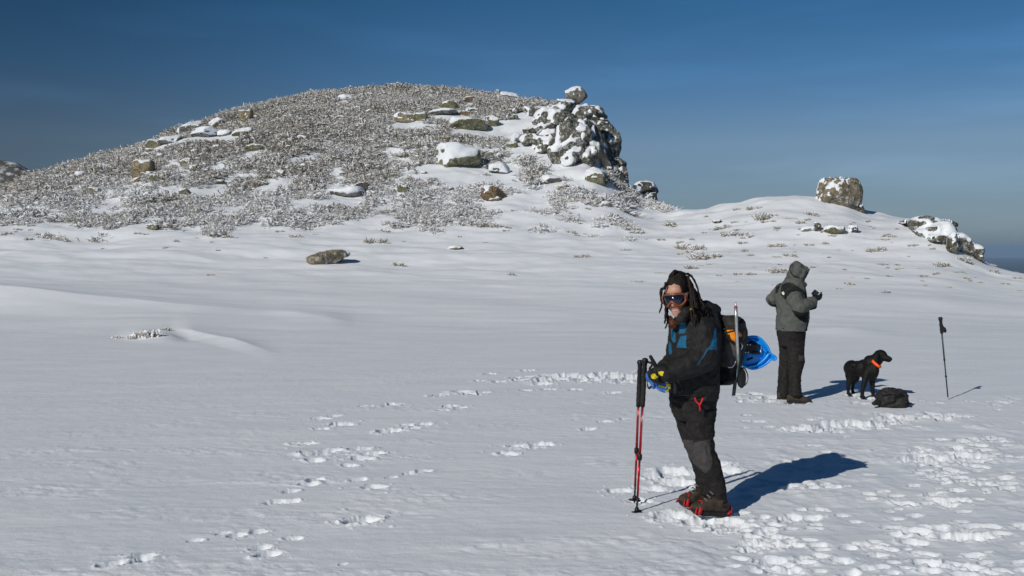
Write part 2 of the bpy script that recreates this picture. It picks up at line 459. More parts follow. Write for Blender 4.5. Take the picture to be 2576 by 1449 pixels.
# trampled patches on the right (centre column, row, spreads, count, size)
patches = [(1000, 300, 260, 26, 60, 1.35), (1330, 250, 130, 34, 34, 1.25), (620, 330, 150, 26, 26, 1.1), (1750, 240, 230, 24, 34, 1.0), (1850, 550, 260, 60, 52, 1.2), (1500, 560, 120, 40, 16, .8),
           (2000, 420, 200, 30, 22, .9), (1750, 700, 200, 60, 26, .8), (250, 90, 170, 60, 30, .8), (120, 1040, 260, 60, 46, .85), (350, 1180, 170, 70, 34, .8), (560, 1010, 160, 24, 22, .7),
           (500, 1350, 170, 50, 8, .9), (1500, 1110, 190, 60, 16, .9), (1650, 860, 170, 40, 18, .9), (2150, 780, 140, 70, 16, .8), (1850, 1150, 240, 30, 16, 1.0), (1450, 1340, 560, 90, 24, .9), (1300, 120, 420, 14, 12, .7),
           (2150, 130, 150, 40, 16, .8), (700, 760, 330, 40, 14, .8)]
k = 400
for (cx, cy, sx, sy, n, s) in patches:
    for i in range(int(n * .72)):
        px, py = c10(rs.gauss(cx, sx * .55), rs.gauss(cy, sy * .55)); k += 1
        if py < 968: continue
        q = s * rs.uniform(.55, 1.25)
        stamp(px, py, .095 * q, .055 * q, rs.uniform(-.6, .6), .038 * q, .8, k)
        if rs.random() < .5: chunks(px, py, .2 * q, 5, .02 * q, k)
for i in range(150):
    px = rs.uniform(1840, 2620); py = 1010 + 450 * rs.random() ** .8; q = rs.uniform(.55, 1.1); k += 1
    stamp(px, py, .075 * q, .045 * q, rs.uniform(-.4, .5), .026 * q, .6, k)
for (px, py, s) in [(1940, 1000, 1.1), (2000, 1012, 1.1), (2140, 995, .9), (2175, 1003, .9), (1700, 1190, 1.2), (1660, 1200, 1), (1720, 1215, 1.2), (1640, 1230, .8), (1560, 1235, .7), (1610, 1260, .7), (1800, 1170, 1.1), (1830, 1185, 1.0), (1690, 1185, .9), (1760, 1310, 1.0), (1690, 1300, 1)]:
    k += 1
    stamp(px, py, .15 * s, .1 * s, rs.uniform(-.3, .6), .05 * s, .8, k); chunks(px, py, .3 * s, 12, .02, k)

# lightly churned crust over the whole trodden side
qx = 1288 + F * gx / np.maximum(gy, .5); qy = HOR + F * CAM_H / np.maximum(gy, .5)
churn = sstep(1700, 2000, qx + .8 * (qy - 1050)) * sstep(965, 1030, qy) * sstep(.5, 1, gy) * (1 - sstep(1900, 2600, qy)) * (.35 + .65 * sstep(-.25, .3, fbm2(gx * .9, gy * .7, 3, 45)))
sel = churn > .01
cx_, cy_ = gx[sel], gy[sel]
GZ[sel] += churn[sel] * (.022 * np.clip(fbm2(cx_ * 5.5, cy_ * 5.0, 3, 46), -.15, 1) - .016 * np.clip(fbm2(cx_ * 3.6 + 9, cy_ * 3.4, 3, 47) - .12, 0, 1))
GZ += .85 * HOLE + .8 * RIM * np.clip(1 + HOLE / .03, .15, 1)
# fine grain of the crust close by
gfade = 1 - sstep(9, 18, RR)[:, None]
near_rows = np.where(RR < 18)[0]
nrw = near_rows[-1] + 1
crust = fbm2(gx[:nrw] * 1.2 + 3, gy[:nrw] * 3.2, 3, 51)
GZ[:nrw] += gfade[:nrw] * (.0045 * fbm2(gx[:nrw] * 11, gy[:nrw] * 16, 3, 52) * (.5 + sstep(-.1, .5, crust) * 1.6) + .004 * crust)

V = np.stack([gx, gy, GZ], -1).reshape(-1, 3)
i, j = np.meshgrid(np.arange(nr - 1), np.arange(nth), indexing='ij')
j2 = (j + 1) % nth
Fq = np.stack([i * nth + j, i * nth + j2, (i + 1) * nth + j2, (i + 1) * nth + j], -1).reshape(-1, 4)[:, ::-1]
me = mesh_np('snow_field', V, Fq)
# close the small hole under the viewer
bmv = len(V)
snow = link('snow_ground', me, M_SNOW)
mr, t, b = newmat('cliff granite with driven snow')
tc = N(t, 'ShaderNodeTexCoord'); ge = N(t, 'ShaderNodeNewGeometry'); sp = N(t, 'ShaderNodeSeparateXYZ'); t.links.new(ge.outputs['Normal'], sp.inputs[0])
nz = N(t, 'ShaderNodeTexNoise'); nz.inputs['Scale'].default_value = 1.7; nz.inputs['Detail'].default_value = 8; nz.inputs['Roughness'].default_value = .7
t.links.new(tc.outputs['Object'], nz.inputs['Vector'])
ad = N(t, 'ShaderNodeMath', operation='MULTIPLY_ADD'); ad.inputs[1].default_value = .9; t.links.new(nz.outputs[0], ad.inputs[0]); t.links.new(sp.outputs[2], ad.inputs[2])
r1 = ramp(t, [(.3, (.07, .068, .06)), (.55, (.16, .15, .13)), (.7, (.20, .20, .13))]); t.links.new(nz.outputs[0], r1.inputs[0])
r2 = ramp(t, [(.50, (0, 0, 0)), (.56, (1, 1, 1))]); dv = N(t, 'ShaderNodeMath', operation='MULTIPLY'); dv.inputs[1].default_value = .5; t.links.new(ad.outputs[0], dv.inputs[0]); t.links.new(dv.outputs[0], r2.inputs[0])
mx = N(t, 'ShaderNodeMix', data_type='RGBA'); t.links.new(r2.outputs[0], mx.inputs[0]); t.links.new(r1.outputs[0], mx.inputs[6]); mx.inputs[7].default_value = (.82, .84, .87, 1)
t.links.new(mx.outputs[2], b.inputs['Base Color']); b.inputs['Roughness'].default_value = .9; b.inputs['Specular IOR Level'].default_value = .15
bp = N(t, 'ShaderNodeBump'); bp.inputs['Strength'].default_value = .9; bp.inputs['Distance'].default_value = .25; t.links.new(nz.outputs[0], bp.inputs['Height']); t.links.new(bp.outputs[0], b.inputs['Normal'])
me.materials.append(mr)
_row = (HOR - F * (GZ[:-1] - CAM_H) / np.maximum(gy[:-1], 1)).ravel()
_d = gy[:-1, :].ravel(); _p = 1288 + F * np.where(gy[:-1] > 1, gx[:-1] / np.maximum(gy[:-1], 1), 9).ravel()
me.polygons.foreach_set('material_index', ((_p > 1472) & (_p < 1612) & (_d > 52) & (_d < 80) & (_row < 470)).astype(np.int32))

tag(snow, kind='structure')
pv = np.concatenate([V[:nth], [[0, 0, 0]]]); pf = np.array([[a, (a + 1) % nth, nth] for a in range(nth)])[:, ::-1]
tag(link('snow_underfoot', mesh_np('snow_underfoot', pv, pf), M_SNOW), kind='structure')

# far lowland, seen past the right end of the ridge
ang = np.linspace(0, 2 * math.pi, 97)[:-1]
rr_ = np.geomspace(900, 60000, 40)
X = rr_[:, None] * np.sin(ang); Y = rr_[:, None] * np.cos(ang)
Z = -420 + 60 * fbm2(X / 4000, Y / 4000, 4, 61) - (rr_[:, None] / 60000) ** 2 * 200
V = np.stack([X, Y, Z], -1).reshape(-1, 3); n2 = len(ang)
i, j = np.meshgrid(np.arange(len(rr_) - 1), np.arange(n2), indexing='ij')
Fq = np.stack([i * n2 + j, i * n2 + (j + 1) % n2, (i + 1) * n2 + (j + 1) % n2, (i + 1) * n2 + j], -1).reshape(-1, 4)[:, ::-1]
M_FAR = pmat('far wooded lowland', (.018, .03, .022), (.05, .055, .045), scale=.0008, rough=.95, bump=0)
tag(link('far_lowland', mesh_np('far_lowland', V, Fq), M_FAR), kind='structure')

# the air between here and the lowland
hz = bpy.data.materials.new('thin blue air'); hz.use_nodes = True
ht = hz.node_tree; ht.nodes.clear()
ho = ht.nodes.new('ShaderNodeOutputMaterial'); hv = ht.nodes.new('ShaderNodeVolumePrincipled')
hv.inputs['Color'].default_value = (.45, .68, 1.0, 1); hv.inputs['Density'].default_value = 3.0e-5; hv.inputs['Anisotropy'].default_value = 0
ht.links.new(hv.outputs[0], ho.inputs['Volume'])
hb = np.array([[x, y, z] for x in (-64000., 64000.) for y in (-64000., 64000.) for z in (-820., 40.)])
hf = [[0, 1, 3, 2], [4, 6, 7, 5], [0, 4, 5, 1], [2, 3, 7, 6], [0, 2, 6, 4], [1, 5, 7, 3]]
tag(link('haze', mesh_np('haze', hb, hf, False), hz), kind='stuff')
# ------------------------------------------------------------------ bodies and cloth: closed primitives fused into one skin
class Blob:
    def __init__(s): s.V = []; s.F = []
    def loft(s, rings, n=20):
        """rings: (centre, half axis a, half axis b [, squareness])"""
        o = len(s.V)
        for rg in rings:
            c, a, b = (np.array(rg[0], float), np.array(rg[1], float), np.array(rg[2], float)); p = rg[3] if len(rg) > 3 else 2.0
            for k in range(n):
                t = 2 * math.pi * k / n; ct, st = math.cos(t), math.sin(t)
                ct = math.copysign(abs(ct) ** (2 / p), ct); st = math.copysign(abs(st) ** (2 / p), st)
                s.V.append(c + a * ct + b * st)
        m = len(rings)
        for i in range(m - 1):
            for k in range(n):
                s.F.append([o + i * n + k, o + i * n + (k + 1) % n, o + (i + 1) * n + (k + 1) % n, o + (i + 1) * n + k])
        for i, rev in ((0, True), (m - 1, False)):
            c = len(s.V); s.V.append(np.mean(s.V[o + i * n:o + i * n + n], axis=0))
            for k in range(n):
                f = [o + i * n + k, o + i * n + (k + 1) % n, c]
                s.F.append(f[::-1] if rev else f)
        return s
    def cap(s, p0, p1, r0, r1=None, n=14, flat=1.0, side=None):
        r1 = r0 if r1 is None else r1
        p0 = np.array(p0, float); p1 = np.array(p1, float); w = p1 - p0; L = np.linalg.norm(w)
        w = w / L if L > 1e-9 else np.array([0, 0, 1.])
        u = np.cross(w, [0, 0, 1] if abs(w[2]) < .9 else [1, 0, 0]) if side is None else np.array(side, float)
        u = u - w * (u @ w); u /= np.linalg.norm(u); v = np.cross(w, u)
        R_ = []
        for t in (-.98, -.7, -.35, 0): R_.append((p0 + w * r0 * t, u * r0 * math.sqrt(1 - t * t), v * r0 * flat * math.sqrt(1 - t * t)))
        for t in (0, .35, .7, .98): R_.append((p1 + w * r1 * t, u * r1 * math.sqrt(1 - t * t), v * r1 * flat * math.sqrt(1 - t * t)))
        return s.loft(R_, n)
    def chain(s, pts, rad, **k):
        for i in range(len(pts) - 1): s.cap(pts[i], pts[i + 1], rad[i], rad[i + 1], **k)
        return s
    def ell(s, c, rx, ry, rz, M=None, n=18):
        c = np.array(c, float); M = np.eye(3) if M is None else np.array(M)
        R_ = []
        for t in np.linspace(-.985, .985, 11):
            q = math.sqrt(1 - t * t); R_.append((c + M @ np.array([0, 0, rz * t]), M @ np.array([rx * q, 0, 0]), M @ np.array([0, ry * q, 0])))
        return s.loft(R_, n)
    def xform(s, M, o):
        s.V = [M @ np.array(v) + np.array(o) for v in s.V]; return s
    def raw(s): return np.array(s.V), s.F
    def fuse(s, voxel, smooth=4, fac=.5):
        me = bpy.data.meshes.new('tmp'); me.from_pydata([tuple(v) for v in np.array(s.V).tolist()], [], s.F); me.update()
        o = bpy.data.objects.new('tmp', me); COL.objects.link(o)
        m = o.modifiers.new('r', 'REMESH'); m.mode = 'VOXEL'; m.voxel_size = voxel; m.adaptivity = 0
        if smooth:
            q = o.modifiers.new('s', 'SMOOTH'); q.factor = fac; q.iterations = smooth
        dg = bpy.context.evaluated_depsgraph_get(); dg.update()
        ev = o.evaluated_get(dg).to_mesh()
        V = np.empty(len(ev.vertices) * 3); ev.vertices.foreach_get('co', V); V = V.reshape(-1, 3)
        Fq = np.empty(len(ev.loops), np.int32); ev.loops.foreach_get('vertex_index', Fq)
        assert len(ev.loops) == 4 * len(ev.polygons)
        o.evaluated_get(dg).to_mesh_clear()
        bpy.data.objects.remove(o); bpy.data.meshes.remove(me)
        return V, Fq.reshape(-1, 4)

def vnq(V, Fq):
    n = np.cross(V[Fq[:, 2]] - V[Fq[:, 0]], V[Fq[:, 3]] - V[Fq[:, 1]])
    out = np.zeros_like(V)
    for k in range(4): np.add.at(out, Fq[:, k], n)
    return out / (np.linalg.norm(out, axis=1, keepdims=True) + 1e-12), n / (np.linalg.norm(n, axis=1, keepdims=True) + 1e-12)

def creases(V, Fq, amp, freq=9, seed=0, stretch=(1, 1, 1.6), sharp=True):
    n, _ = vnq(V, Fq)
    q = V * np.array(stretch) * freq
    a = fbm3(q + 2 * fbm3(q * .5 + 7, 2, seed + 3)[:, None], 3, seed)
    if sharp: a = -np.abs(a) ** .7 * 1.6 + .5
    return V + n * (a * amp)[:, None]

def inpoly(x, y, poly):
    poly = np.array(poly, float); c = np.zeros(len(x), bool); j = len(poly) - 1
    for i in range(len(poly)):
        xi, yi = poly[i]; xj, yj = poly[j]
        c ^= ((yi > y) != (yj > y)) & (x < (xj - xi) * (y - yi) / (yj - yi + 1e-12) + xi); j = i
    return c

def panels(V, Fq, crop, polys, ylim=None, front=True):
    """material number per face for cloth panels sewn on: faces whose centre falls in an outline given in the plane the garment is seen in"""
    c = V[Fq].mean(1); _, fn = vnq(V, Fq)
    x0, y0, s = CROPS[crop]
    px = (1288 + F * c[:, 0] / c[:, 1] - x0) / s; py = (HOR - F * (c[:, 2] - CAM_H) / c[:, 1] - y0) / s
    out = np.zeros(len(Fq), int)
    facing = (fn[:, 1] < .25) if front else np.ones(len(Fq), bool)
    if ylim is not None: facing &= c[:, 1] < ylim
    for k, pl in polys: out[inpoly(px, py, pl) & facing] = k
    return out

def tube(pts, rad, n=8, close=False):
    """round bar along a path; rad a number or one per point"""
    pts = [np.array(p, float) for p in pts]; m = len(pts)
    if not hasattr(rad, '__len__'): rad = [rad] * m
    V, Fq = [], []
    up = None
    for i, p in enumerate(pts):
        t = (pts[(i + 1) % m] if (close or i < m - 1) else p) - (pts[i - 1] if (close or i > 0) else p)
        t = t / (np.linalg.norm(t) + 1e-12)
        if up is None: up = np.cross(t, [0, 0, 1] if abs(t[2]) < .9 else [1, 0, 0])
        up = up - t * (up @ t); up /= np.linalg.norm(up) + 1e-12
        b = np.cross(t, up)
        for k in range(n):
            a = 2 * math.pi * k / n; V.append(p + rad[i] * (up * math.cos(a) + b * math.sin(a)))
    for i in range(m if close else m - 1):
        for k in range(n):
            a, b_ = i * n + k, i * n + (k + 1) % n; c, d = ((i + 1) % m) * n + (k + 1) % n, ((i + 1) % m) * n + k
            Fq.append([a, b_, c, d])
    if not close: Fq += [list(range(n))[::-1], [(m - 1) * n + k for k in range(n)]]
    return np.array(V), Fq

def merge(*ms):
    V, Fq, o = [], [], 0
    for v, f in ms:
        V.append(np.array(v)); Fq += [[int(i) + o for i in q] for q in f]; o += len(v)
    return np.concatenate(V), Fq

def strap(pts, width, thick, side):
    """flat ribbon along a path; side: direction(s) of its width"""
    pts = [np.array(p, float) for p in pts]; m = len(pts); V, Fq = [], []
    for i, p in enumerate(pts):
        t = pts[min(i + 1, m - 1)] - pts[max(i - 1, 0)]; t /= np.linalg.norm(t) + 1e-12
        sd_ = np.array(side[i] if hasattr(side[0], '__len__') else side, float); sd_ = sd_ - t * (sd_ @ t); sd_ /= np.linalg.norm(sd_)
        n = np.cross(t, sd_); w = width[i] if hasattr(width, '__len__') else width
        for a, b in ((-1, -1), (1, -1), (1, 1), (-1, 1)): V.append(p + sd_ * a * w / 2 + n * b * thick / 2)
    for i in range(m - 1):
        for k in range(4): Fq.append([i * 4 + k, i * 4 + (k + 1) % 4, i * 4 + 4 + (k + 1) % 4, i * 4 + 4 + k])
    Fq += [[3, 2, 1, 0], [(m - 1) * 4 + k for k in range(4)]]
    return np.array(V), Fq

def prism(outline, normal, thick):
    """a plate of the given outline (points in space) with a real thickness"""
    O = np.array([np.array(p, float) for p in outline]); n = len(O); nm = np.array(normal, float); nm /= np.linalg.norm(nm)
    V = np.concatenate([O - nm * thick / 2, O + nm * thick / 2])
    Fq = [list(range(n))[::-1], [n + k for k in range(n)]] + [[k, (k + 1) % n, n + (k + 1) % n, n + k] for k in range(n)]
    return V, Fq

def spline(pts, n=24):
    P_ = np.array([np.array(p, float) for p in pts]); m = len(P_); out = []
    Q = np.concatenate([[2 * P_[0] - P_[1]], P_, [2 * P_[-1] - P_[-2]]])
    for t in np.linspace(0, m - 1 - 1e-6, n):
        i = int(t); f = t - i; a, b, c, d = Q[i], Q[i + 1], Q[i + 2], Q[i + 3]
        out.append(.5 * (2 * b + (c - a) * f + (2 * a - 5 * b + 4 * c - d) * f * f + (3 * b - a - 3 * c + d) * f ** 3))
    return np.array(out)

# ------------------------------------------------------------------ rocks
_ico = {}
def ico(sub):
    if sub not in _ico:
        bm = bmesh.new(); bmesh.ops.create_icosphere(bm, subdivisions=sub, radius=1)
        _ico[sub] = (np.array([v.co[:] for v in bm.verts]), np.array([[v.index for v in f.verts] for f in bm.faces])); bm.free()
    return _ico[sub]

def vnormals(V, Fq):
    n = np.cross(V[Fq[:, 1]] - V[Fq[:, 0]], V[Fq[:, 2]] - V[Fq[:, 0]])
    out = np.zeros_like(V)
    for k in range(Fq.shape[1]): np.add.at(out, Fq[:, k], n)
    return out / (np.linalg.norm(out, axis=1, keepdims=True) + 1e-12)

def rot(yaw=0, tilt=0, roll=0):
    return np.array(Matrix.Rotation(yaw, 3, 'Z') @ Matrix.Rotation(tilt, 3, 'Y') @ Matrix.Rotation(roll, 3, 'X'))

def rock_shape(a, b, c, seed, round_=.25, cuts=9, sub=4, yaw=0, tilt=0, boxy=.5):
    r = np.random.default_rng(seed)
    V, Fq = ico(sub); V = V.copy()
    # towards a box, then flat granite facets
    m = np.abs(V).max(1, keepdims=True)
    V = V * (1 - boxy) + (V / m) * boxy * .86
    for k in range(cuts):
        n = r.normal(size=3); n /= np.linalg.norm(n); o = r.uniform(.62, .9)
        d = V @ n - o
        V = V - np.maximum(d, 0)[:, None] * n * (1 - round_ * .5)
    V = V / np.abs(V).max(0)
    V = V * np.array([a, b, c])
    V = V @ rot(yaw, tilt).T
    n = vnormals(V, Fq)
    s = (a * b * c) ** (1 / 3)
    V = V + n * (fbm3(V / s * 1.6 + seed, 3, seed)[:, None] * .16 * s + fbm3(V / s * 6 + seed, 2, seed + 5)[:, None] * .045 * s)
    return V, Fq

ROCKBOX = []
def add_rock(parent_or_none, name, px, py, w, h, col, seed, snow=.45, label=None, cat='rock', depth=.8, bury=.2, yaw=0, tilt=0, boxy=.5, cuts=9, thick=.03, patchy=.38, lean=(-.25, -.15, 1), dist=None, lift=0.0, sub=4, group=None):
    g = on_ground(px, py) if dist is None else Vector(((px - 1288) / F * dist, dist, CAM_H - (py - HOR) / F * dist))
    k = g.y / F
    a, c = w * k / 2, h * k / 2 * (1 + bury * .6)
    b = a * depth
    V, Fq = rock_shape(a, b, c, seed, sub=sub, yaw=yaw, tilt=tilt, boxy=boxy, cuts=cuts)
    # fit the visible width and height again after turning
    ex = V.max(0) - V.min(0)
    ROCKBOX.append((g.x, g.y, w * k, b * 1.6))
    V = V * np.array([w * k / ex[0], 1, h * k * (1 + bury) / ex[2]])
    V = V - np.array([(V[:, 0].max() + V[:, 0].min()) / 2, V[:, 1].min() * .55, V[:, 2].min()])
    base = np.array([g.x, g.y, g.z - h * k * bury + lift])
    V = V + base
    if parent_or_none == 'collect':
        BLK.append((V, Fq)); return
    if parent_or_none is None:
        root = empty(name, (g.x, g.y, g.z), label, cat, group)
        body = part('rock_face', V, Fq, M_ROCK[col], root)
    else:
        root = parent_or_none
        body = part(name, V, Fq, M_ROCK[col], root)
    if snow > 0:
        n = vnormals(V, Fq)
        ld = np.array(lean) / np.linalg.norm(lean)
        s = max(a, c)
        e = n @ ld + .55 * fbm3((V - base) / s * 2.2 + seed * 3.3, 3, seed + 9) + patchy * fbm3((V - base) / s * 6 + seed, 3, seed + 3)
        th = 1 - 1.15 * snow * 1.2
        cov = sstep(th - .03, th + .12 + .25 * (thick > .05), e)
        hid = sstep(th, th - .3, e)
        C = V + n * (cov * (thick * .5 + .03) - .03 - .06 * hid)[:, None] + np.array([0, 0, 1]) * (cov * thick * .45)[:, None]
        C = C + n * (fbm3(V / .18, 2, seed + 4) * .02 * cov)[:, None]
        keep = (cov > .001)
        # keep faces near the snow
        fk = keep[Fq].any(1)
        used = np.unique(Fq[fk]); mp = -np.ones(len(V), int); mp[used] = np.arange(len(used))
        if len(used) > 20:
            part('snow_cap', C[used], mp[Fq[fk]], M_CAP, body if parent_or_none is None else body)
    return root

ROCKS = [
 # px, py(base), w, h, colour, snow, label, kwargs
 (385, 374, 46, 24, 'olive', .38, 'dark olive block under a flat snow slab, lowest stone on the left skyline', dict(boxy=.75)),
 (425, 362, 66, 20, 'grey', .85, 'long white slab just right of the lowest dark skyline block', dict(boxy=.6, thick=.05)),
 (472, 332, 66, 30, 'grey', .85, 'snow plastered leaning slab on the left skyline', dict(boxy=.6, tilt=-.35, thick=.05)),
 (512, 345, 70, 26, 'grey', .9, 'white slab below the leaning skyline slab', dict(boxy=.6, thick=.05)),
 (545, 325, 44, 30, 'tan', .8, 'snowy pointed slab between the leaning slab and the upright block', dict(boxy=.5, tilt=-.5)),
 (618, 312, 36, 36, 'tan', .5, 'upright tan block with a snowy top near the left skyline', dict(boxy=.9, cuts=4)),
 (565, 342, 40, 16, 'olive', .8, 'low snow covered stone below the upright tan block', {}),
 (610, 340, 60, 20, 'olive', .78, 'wedge of snow with an olive edge among heather', dict(tilt=-.2)),
 (357, 443, 54, 42, 'tan', .16, 'big bare tan boulder on the lower left slope', dict(boxy=.7, cuts=6)),
 (468, 419, 34, 20, 'olive', .35, 'small olive rounded stone right of the bare tan boulder', {}),
 (484, 432, 22, 16, 'olive', .4, 'smallest olive stone just below the rounded one', {}),
 (387, 459, 30, 18, 'olive', .3, 'olive stone below and right of the bare tan boulder', {}),
 (345, 458, 20, 12, 'brown', .3, 'little brown stone at the foot of the bare tan boulder', {}),
 (234, 488, 30, 16, 'tan', .45, 'low tan stone in heather at the far left', {}),
 (462, 489, 28, 14, 'olive', .3, 'flat olive stone above the snowfield on the lower left', {}),
 (640, 380, 46, 18, 'olive', .4, 'wide olive rock half sunk in heather in mid slope', dict(tilt=-.2)),
 (594, 428, 18, 12, 'tan', .35, 'tiny tan stone on the middle left slope', {}),
 (703, 444, 26, 16, 'tan', .5, 'small tan stone with a white cap in mid slope', {}),
 (868, 252, 38, 14, 'grey', .95, 'white snow covered slab close to the summit skyline', {}),
 (855, 302, 30, 12, 'tan', .6, 'small snowy stone on the upper hillside', {}),
 (1018, 309, 58, 28, 'tan', .3, 'larger lobe of the paired tan boulders high on the hill', dict(boxy=.35)),
 (1056, 304, 40, 24, 'olive', .3, 'darker right hand lobe of the paired boulders high on the hill', dict(boxy=.4)),
 (1130, 275, 42, 24, 'olive', .2, 'rounded olive boulder below the summit', dict(boxy=.3)),
 (1181, 258, 30, 16, 'brown', .3, 'brown boulder just below the summit skyline', {}),
 (1172, 291, 36, 12, 'brown', .35, 'flat brown stone below the rounded olive boulder', dict(boxy=.7)),
 (1282, 248, 54, 18, 'dark', .7, 'snow covered wedge with a dark right end on the summit skyline', dict(boxy=.7, tilt=.15)),
 (1115, 290, 74, 18, 'grey', .95, 'long snow hump beside the flat brown stone', {}),
 (1178, 326, 100, 34, 'olive', .6, 'broad snowy slab with an olive lichen front', dict(boxy=.5)),
 (1235, 318, 42, 28, 'olive', .5, 'tilted olive block right of the broad lichen slab', dict(boxy=.7, tilt=.3)),
 (1123, 360, 28, 16, 'brown', .2, 'small square brown block above the largest snowy boulder', dict(boxy=.9)),
 (1152, 421, 118, 62, 'olive', .58, 'largest boulder on the hillside with green face under thick snow', dict(boxy=.4, tilt=.12, thick=.06, patchy=.3, cuts=7)),
 (1256, 436, 54, 28, 'dark', .85, 'white wedge with a dark shaded end below the largest boulder', dict(boxy=.6, tilt=.2)),
 (1241, 504, 66, 38, 'brown', .12, 'bare rusty brown boulder at the foot of the hill', dict(boxy=.4, tilt=.3)),
 (908, 482, 44, 22, 'dark', .45, 'dark overhanging slab at the edge of a snow ramp', dict(boxy=.6, tilt=-.2)),
 (868, 494, 90, 24, 'grey', 1.0, 'smooth white snow ramp beside the dark overhang', dict(thick=.07)),
 (1013, 484, 28, 18, 'olive', .2, 'small bare olive stone right of the dark overhang', {}),
 (1382, 462, 56, 22, 'grey', .85, 'snow covered slab below the cliff among heather', {}),
 (1502, 460, 62, 40, 'olive', .62, 'white topped slab with olive foot under the cliff', dict(boxy=.7, tilt=.15)),
 (1290, 372, 26, 14, 'olive', .5, 'small yellow green stone left of the cliff face', {}),
 (1300, 360, 30, 26, 'grey', .8, 'snow wrapped boulder left of the cliff face', {}),
 (1450, 261, 58, 46, 'grey', .46, 'round boulder perched on the top edge of the cliff', dict(boxy=.3, bury=.08, dist=67, thick=.02, patchy=.95)),
 (1424, 262, 48, 14, 'olive', .7, 'flat ledge stone at the foot of the perched boulder', dict(boxy=.8, dist=66.5)),
 (820, 664, 116, 36, 'umber', .30, 'low lichen covered boulder alone on the snowfield', dict(boxy=.15, cuts=14, tilt=-.15, bury=.4, lean=(1, .1, .25), patchy=.25, thick=.06)),
 (382, 578, 32, 14, 'olive', .35, 'small green rock on the snow at the lower left', dict(boxy=.8)),
 (1146, 629, 36, 10, 'tan', .8, 'low snow crusted stone in the middle of the snowfield', {}),
 (2121, 517, 114, 72, 'umber', .20, 'massive rounded boulder standing on the right ridge', dict(boxy=.22, bury=.3, depth=.85, cuts=6, sub=5, lean=(-.35, -.25, 1), thick=.02, patchy=.95)),
 (2163, 533, 26, 24, 'dark', .45, 'small dark block at the right foot of the ridge boulder', dict(boxy=.7)),
 (2103, 590, 52, 22, 'olive', .6, 'olive stone under a snow pillow below the ridge boulder', {}),
 (2058, 582, 18, 22, 'dark', .5, 'upright dark stone left of the olive pillow stone', {}),
 (2148, 585, 24, 18, 'dark', .6, 'dark stone right of the olive pillow stone', {}),
 (2034, 582, 38, 12, 'grey', .85, 'snow buried stone left of the upright dark stone', {}),
 (1805, 562, 22, 10, 'dark', .6, 'tiny dark stone poking from snow left of the right ridge', {}),
]
for q, (px, py, w, h, col, sn, lab, kw) in enumerate(ROCKS):
    add_rock(None, 'boulder', px, py, w, h, col, 100 + q * 7, snow=sn, label=lab, cat='rock', **kw)

BLK = None
def block(root, c, cx, cy, w, h, col, seed, **kw):
    x0, y0, s = CROPS[c]
    if BLK is None: return add_rock(root, 'rock_block', x0 + s * cx, y0 + s * cy, w * s, h * s, col, seed, **kw)
    kw.update(snow=0)
    add_rock('collect', 'rock_block', x0 + s * cx, y0 + s * cy, w * s, h * s, col, seed, **kw)

def fused(root, name, mat, voxel, snow, rough, seed, lean=(-.35, -.3, 1), patchy=.5, thick=.05):
    """the collected blocks grown together into one jointed mass, with its driven snow"""
    bl = Blob()
    for v, f in BLK:
        o = len(bl.V); bl.V += list(v); bl.F += [[int(i) + o for i in t] for t in f]
    V, Fq = bl.fuse(voxel, 1)
    lab = np.arange(len(V))                      # keep the one connected mass
    while True:
        m = lab[Fq].min(1); new = lab.copy()
        for k in range(4): np.minimum.at(new, Fq[:, k], m)
        new = new[new]
        if (new == lab).all(): break
        lab = new
    V0, F0 = V, Fq
    for big in [int(q) for q in np.where(np.bincount(lab) > 150)[0]]:
        kf = lab[F0[:, 0]] == big
        used = np.unique(F0[kf]); mp = -np.ones(len(V0), int); mp[used] = np.arange(len(used)); V, Fq = V0[used], mp[F0[kf]]
        n, _ = vnq(V, Fq)
        V = V + n * ((-np.abs(fbm3(V * .8 + seed, 3, seed)) * 1.0 - .35 * np.abs(fbm3(V * np.array([2.2, 2.2, 1.2]), 3, seed + 1)) + .2) * rough)[:, None]
        n, _ = vnq(V, Fq)
        body = part(name, V, Fq, mat, root)
        ld = np.array(lean) / np.linalg.norm(lean)
        e = n @ ld + .35 * fbm3(V * .7 + 3, 2, seed + 7) + patchy * fbm3(V * 2.2, 4, seed + 8)
        th = 1 - 1.2 * snow
        cov = sstep(th, th + .3, e); hid = sstep(th, th - .3, e)
        C = V + n * (cov * (thick + .03) - .03 - .06 * hid)[:, None]
        fk = (cov > .001)[Fq].any(1); used = np.unique(Fq[fk])
        if len(used) < 20: continue
        mp = -np.ones(len(V), int); mp[used] = np.arange(len(used))
        part('snow_cap', C[used], mp[Fq[fk]], M_CAP, body)

